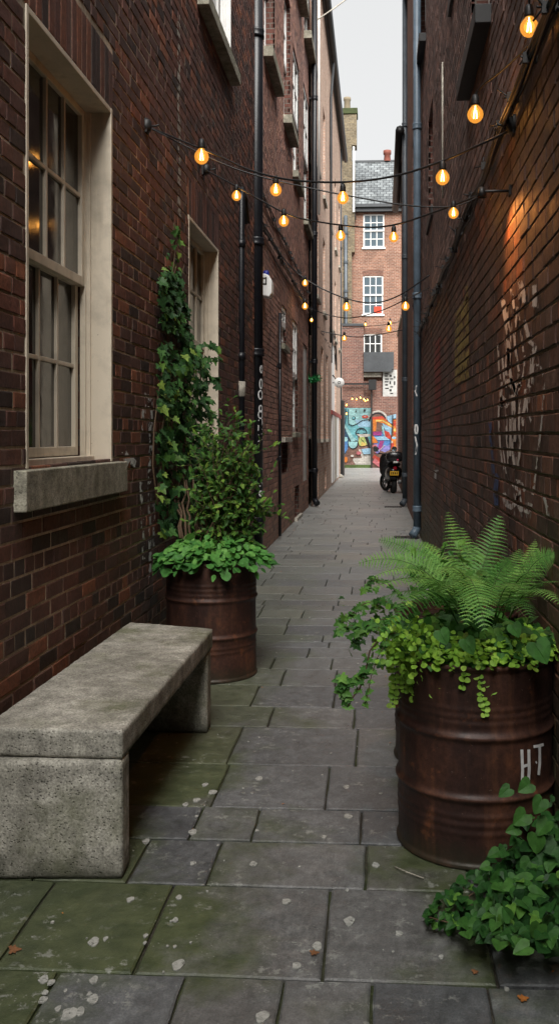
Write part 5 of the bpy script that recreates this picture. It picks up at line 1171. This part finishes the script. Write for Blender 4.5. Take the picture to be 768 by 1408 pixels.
# wall lamp shining down the right wall
lp = P(664, 264, y=4.65); wlamp = thing('wall_lamp', (XR, lp.y, lp.z), 'small black wall lamp lighting the right wall orange', 'wall lamp')
m_ = MB(); m_.tube([(XR+.002, lp.y-.02, lp.z), (lp.x-.01, lp.y-.02, lp.z), (lp.x-.01, lp.y-.02, lp.z-.02)], .007, 8); m_.box((XR-.012, lp.y-.045, lp.z-.025), (XR+.004, lp.y+.005, lp.z+.025)); m_.build('arm', M['black'], wlamp)
m_ = MB(); m_.lathe([(.001, .02), (.014, .02), (.018, 0), (.024, -.03), (.021, -.03), (.014, 0), (.001, .01)], lp.x-.01, lp.y-.02, 20, base=lp.z); m_.build('hood', M['black'], wlamp)
ld = bpy.data.lights.new('lamp_light', 'SPOT'); ld.energy = 9; ld.color = (1, .36, .08); ld.spot_size = math.radians(150); ld.spot_blend = 1; ld.shadow_soft_size = .03
lo = bpy.data.objects.new('lamp_light', ld); C.objects.link(lo); lo.parent = wlamp; lo.location = (lp.x-.01-XR, -.02, -.04); lo.rotation_euler = Vector((-.15, .15, 1)).to_track_quat('Z', 'Y').to_euler()

# ------------------------------------------------------------------ alarm box, round sign, tinsel, camera
ya = YL(357)+.15; pa = P(359, 408, y=ya-.0); ab = thing('alarm_box', (XL+.05, ya, pa.z), 'white burglar alarm box beside the thick black drainpipe', 'alarm box')
za, zb_ = P(365, 408, y=ya).z, P(365, 376, y=ya).z; xa, xb_ = P(357, 400, y=ya).x, P(373.5, 400, y=ya).x
m_ = MB(); hh = zb_-za
prof = [(XL-.0, za+.02), (xb_-.03, za), (xb_, za+.05), (xb_, zb_-.10), (xb_-.04, zb_-.02), (xb_-.09, zb_), (XL, zb_)]
for yy in (0,): n = len(prof); m_.add([(x, ya-.02, z) for x, z in prof]+[(x, ya+.22, z) for x, z in prof], [tuple(range(n)), tuple(range(2*n-1, n-1, -1))]+[(i, n+i, n+(i+1) % n, (i+1) % n) for i in range(n)])
m_.build('case', M['white'], ab, bevel=.012)
m_ = MB(); cx_ = (P(361, 400, y=ya).x+P(366, 400, y=ya).x)/2; z0_ = za+hh*.68
for (dx, dz, w_, h_) in [(-.022, 0, .016, .10), (.022, 0, .016, .10), (0, -.04, .05, .016), (0, .035, .03, .012)]: m_.box((cx_+dx-w_/2, ya-.026, z0_+dz-h_/2), (cx_+dx+w_/2, ya-.0205, z0_+dz+h_/2))
m_.build('emblem', M['black'], ab)
m_ = MB(); m_.lathe([(.001, .06), (.03, .055), (.04, .03), (.04, 0)], xa+.07, ya+.1, 14, base=zb_); m_.build('strobe', simple('blue strobe', (.02, .03, .25), .3), ab)
ysn = 30.0; ps = P(466, 526, y=ysn); rs = thing('round_sign', (X3, ysn, ps.z), 'white round disc sign on a bracket at the far left', 'sign')
m_ = MB(); R = 7*ysn/FPX; m_.lathe([(.001, -.05), (R*.95, -.05), (R, -.03), (R, .0), (.001, .0)], ps.x, ps.z, 28, axis='y', base=ysn); m_.build('disc', M['white'], rs)
m_ = MB(); m_.lathe([(R*.18, -.054), (R*.30, -.054), (R*.30, -.049), (R*.18, -.049), (R*.18, -.054)], ps.x, ps.z, 20, axis='y', base=ysn); m_.build('ring', M['black'], rs)
m_ = MB(); m_.tube([(X3, ysn+.05, ps.z+.25), (ps.x, ysn+.0, ps.z)], .02, 8); m_.tube([(X3, ysn+.05, ps.z), (ps.x, ysn+.0, ps.z)], .015, 8); m_.build('bracket', M['black'], rs)
tn = MB(); gm = simple('green foil', (.02, .22, .06), .25, .3, .6, 40)
c0_ = P(418, 519, y=y4-.09); c1_ = P(438, 521, y=y4-.09)
for k in range(900):
    t = random.random(); c_ = c0_.lerp(c1_, t)+Vector((0, 0, .02*math.sin(t*9)-.03*math.sin(t*3.1))); R = .05+.035*abs(2*t-1); d_ = rv3(1).normalized(); p = c_+d_*R*random.uniform(.3, 1); e_ = rv3(.015)
    tn.add([p, p+d_*.03+e_, p+e_*1.2], [(0,1,2)])
tn.tube([c0_.lerp(c1_, i/8)+Vector((0, 0, -.03*math.sin(i/8*3.1))) for i in range(9)], .035, 8)
tag(tn.build('tinsel_garland', gm), 'green tinsel bundle tied around the tall black drainpipe', 'garland')
for (u, v, lab, s) in [(464, 654, 'pale rubbish sack on the paving beside the far left doorway', .16), (468, 657, 'small pale rubbish bag just right of the larger one', .11)]:
    p = P(u, v, z=0); bm = bmesh.new(); bmesh.ops.create_icosphere(bm, subdivisions=3, radius=s)
    for vv in bm.verts:
        nn = mnoise.noise(vv.co*9+Vector((s*50, 0, 0))); vv.co *= 1+.22*nn; vv.co.z = max(vv.co.z*.75, -s*.55)+s*.55
        if vv.co.z > s*.9: vv.co.x *= .6; vv.co.y *= .6
    bmesh.ops.translate(bm, verts=bm.verts, vec=p)
    me = bpy.data.meshes.new('rubbish_bag'); bm.to_mesh(me); bm.free(); me.materials.append(M['stoneband']); me.shade_smooth(); o = bpy.data.objects.new('rubbish_bag', me); C.objects.link(o); tag(o, lab, 'rubbish bag', 'rubbish bags')
# sky cable across the top left, from the tall black pipe
m_ = MB(); m_.tube([P(431, 30, y=y4), P(460, 10, y=y4+.5), P(500, -20, y=y4+1.5), P(560, -60, y=y4+2)], .016, 8); tag(m_.build('overhead_cable', M['stoneband']), 'pale overhead cable crossing the sky at the top', 'cable')

# ------------------------------------------------------------------ scooter
sx0, sy0 = P(542, 680, z=0).x, P(537, 678, z=0).y
sc = thing('parked_scooter', (sx0, sy0, 0), 'black motor scooter parked by the right wall, seen from behind', 'scooter')
M['bodyblk'] = simple('glossy black bodywork', (.012, .012, .014), .22, 0, .2, 10, .6); M['tyre'] = simple('tyre rubber', (.014, .014, .014), .8)
def wheel(cx, cy, r, w_, turn=0):
    t = MB(); n = 28; prof = [(r-.075, -w_*.42), (r-.03, -w_*.5), (r, -w_*.22), (r, w_*.22), (r-.03, w_*.5), (r-.075, w_*.42)]; vs = []; fs = []
    ct, sn = math.cos(turn), math.sin(turn)
    for rr, xx in prof:
        for k in range(n):
            a = 2*PI*k/n; yy = rr*math.cos(a); vs.append((cx+xx*ct-yy*sn, cy+xx*sn+yy*ct, r+rr*math.sin(a)))
    for i in range(len(prof)-1):
        for k in range(n): fs.append((i*n+k, i*n+(k+1) % n, (i+1)*n+(k+1) % n, (i+1)*n+k))
    t.add(vs, fs, 0, .5, True); o = t.build('wheel', M['tyre'], sc)
    h_ = MB()
    for k in range(5):
        a = 2*PI*k/5; q_ = [(0, 0), (math.cos(a)*(r-.07), math.sin(a)*(r-.07))]; h_.tube([(cx-y_*sn, cy+y_*ct, r+z_) for y_, z_ in q_], .016, 6)
    h_.tube([(cx-ct*w_*.5, cy-sn*w_*.5, r), (cx+ct*w_*.5, cy+sn*w_*.5, r)], .04, 12); h_.tube([(cx-math.cos(a_)*(r-.075)*sn, cy+math.cos(a_)*(r-.075)*ct, r+math.sin(a_)*(r-.075)) for a_ in [2*PI*i/24 for i in range(25)]], .012, 6)
    h_.build('rim', M['galv'], o)
wheel(sx0-.02, sy0, .26, .15, .1); wheel(sx0-.22, sy0+1.25, .26, .12, .55)
def skin(sections, name, mat, parent, n=14):
    """closed body lofted through (cx, cy, cz, half width, half height) sections"""
    m_ = MB(); vs = []; fs = []
    for (cx, cy, cz, hw, hh_) in sections:
        for k in range(n):
            a = 2*PI*k/n; ca_, sa_ = math.cos(a), math.sin(a); e_ = .7
            vs.append((cx+1.28*hw*math.copysign(abs(ca_)**e_, ca_), cy, cz+hh_*math.copysign(abs(sa_)**e_, sa_)))
    for i in range(len(sections)-1):
        for k in range(n): fs.append((i*n+k, i*n+(k+1) % n, (i+1)*n+(k+1) % n, (i+1)*n+k))
    fs.append(tuple(range(n))); fs.append(tuple((len(sections)-1)*n+k for k in range(n))[::-1]); m_.add(vs, fs, 0, .5, True); return m_.build(name, mat, parent, recalc=True)
skin([(sx0, sy0-.34, .60, .06, .05), (sx0, sy0-.30, .60, .13, .12), (sx0, sy0-.05, .58, .17, .16), (sx0-.02, sy0+.35, .52, .18, .18), (sx0-.04, sy0+.6, .42, .15, .14), (sx0-.06, sy0+.75, .36, .12, .06), (sx0-.10, sy0+.95, .36, .13, .06)], 'body', M['bodyblk'], sc)
skin([(sx0, sy0-.25, .79, .10, .03), (sx0, sy0-.2, .80, .13, .055), (sx0-.02, sy0+.2, .77, .15, .05), (sx0-.03, sy0+.45, .73, .12, .04)], 'seat', M['tyre'], sc)
skin([(sx0+.02, sy0-.50, 1.00, .13, .10), (sx0+.02, sy0-.48, 1.00, .18, .13), (sx0+.01, sy0-.25, 1.01, .19, .15), (sx0, sy0-.08, 1.0, .17, .13), (sx0, sy0-.05, 1.0, .12, .10)], 'top_box', M['bodyblk'], sc)
skin([(sx0-.12, sy0+.98, .70, .17, .34), (sx0-.15, sy0+1.05, .74, .20, .36), (sx0-.17, sy0+1.12, .76, .13, .30)], 'front_shield', M['bodyblk'], sc)
m_ = MB(); m_.tube([(sx0-.22, sy0+1.25, .26), (sx0-.20, sy0+1.18, .6), (sx0-.14, sy0+1.0, 1.05)], .035, 8); m_.tube([(sx0-.44, sy0+.92, 1.07), (sx0-.14, sy0+1.0, 1.06), (sx0+.18, sy0+.98, 1.07)], .018, 8); m_.build('handlebar', M['black'], sc)
for dx in (-.36, .16):
    m_ = MB(); m_.tube([(sx0-.14+dx*.7, sy0+.95, 1.08), (sx0-.14+dx, sy0+.9, 1.20)], .008, 6); m_.lathe([(.001, .03), (.05, .025), (.078, 0), (.07, -.012), (.001, -.012)], sx0-.14+dx, 1.2, 18, axis='y', base=sy0+.88); mo = m_.build('mirror', M['bodyblk'], sc)
    m_ = MB(); m_.lathe([(.066, -.0145), (.001, -.0145)], sx0-.14+dx, 1.2, 18, axis='y', base=sy0+.88); m_.build('mirror_glass', simple('mirror glass', (.55, .68, .75), .08, .9), mo)
m_ = MB(); m_.box((sx0-.12, sy0-.40, .50), (sx0+.12, sy0-.388, .62)); m_.build('number_plate', simple('yellow plate', (.75, .42, .02), .5), sc, bevel=.01)
m_ = MB()
for k in range(4): m_.box((sx0-.09+k*.05, sy0-.403, .53), (sx0-.065+k*.05, sy0-.4005, .595))
m_.build('plate_digits', M['black'], sc)
m_ = MB(); m_.lathe([(.001, -.02), (.045, -.015), (.055, .02)], sx0+.02, .70, 14, axis='y', base=sy0-.37); m_.build('tail_light', simple('red lens', (.5, .01, .03), .2), sc)
m_ = MB(); m_.lathe([(.001, -.02), (.03, -.015), (.035, .02)], sx0+.09, .92, 12, axis='y', base=sy0-.50); m_.build('reflector', simple('red reflector', (.6, .02, .08), .2), sc)
m_ = MB(); m_.box((sx0-.03, sy0-.515, .84), (sx0+.10, sy0-.49, .89)); m_.build('badge', M['white'], sc, bevel=.008)
m_ = MB(); m_.tube([(sx0+.14, sy0+.2, .28), (sx0+.15, sy0-.1, .30), (sx0+.15, sy0-.32, .34)], .045, 10); m_.build('exhaust', M['galv'], sc)
m_ = MB(); m_.tube([(sx0-.08, sy0+.4, .32), (sx0-.2, sy0+.35, .01)], .012, 6); m_.build('kickstand', M['black'], sc)
skin([(sx0-.02, sy0-.30, .40, .07, .03), (sx0-.02, sy0-.24, .50, .10, .05), (sx0-.02, sy0, .53, .11, .04)], 'rear_mudguard', M['black'], sc)
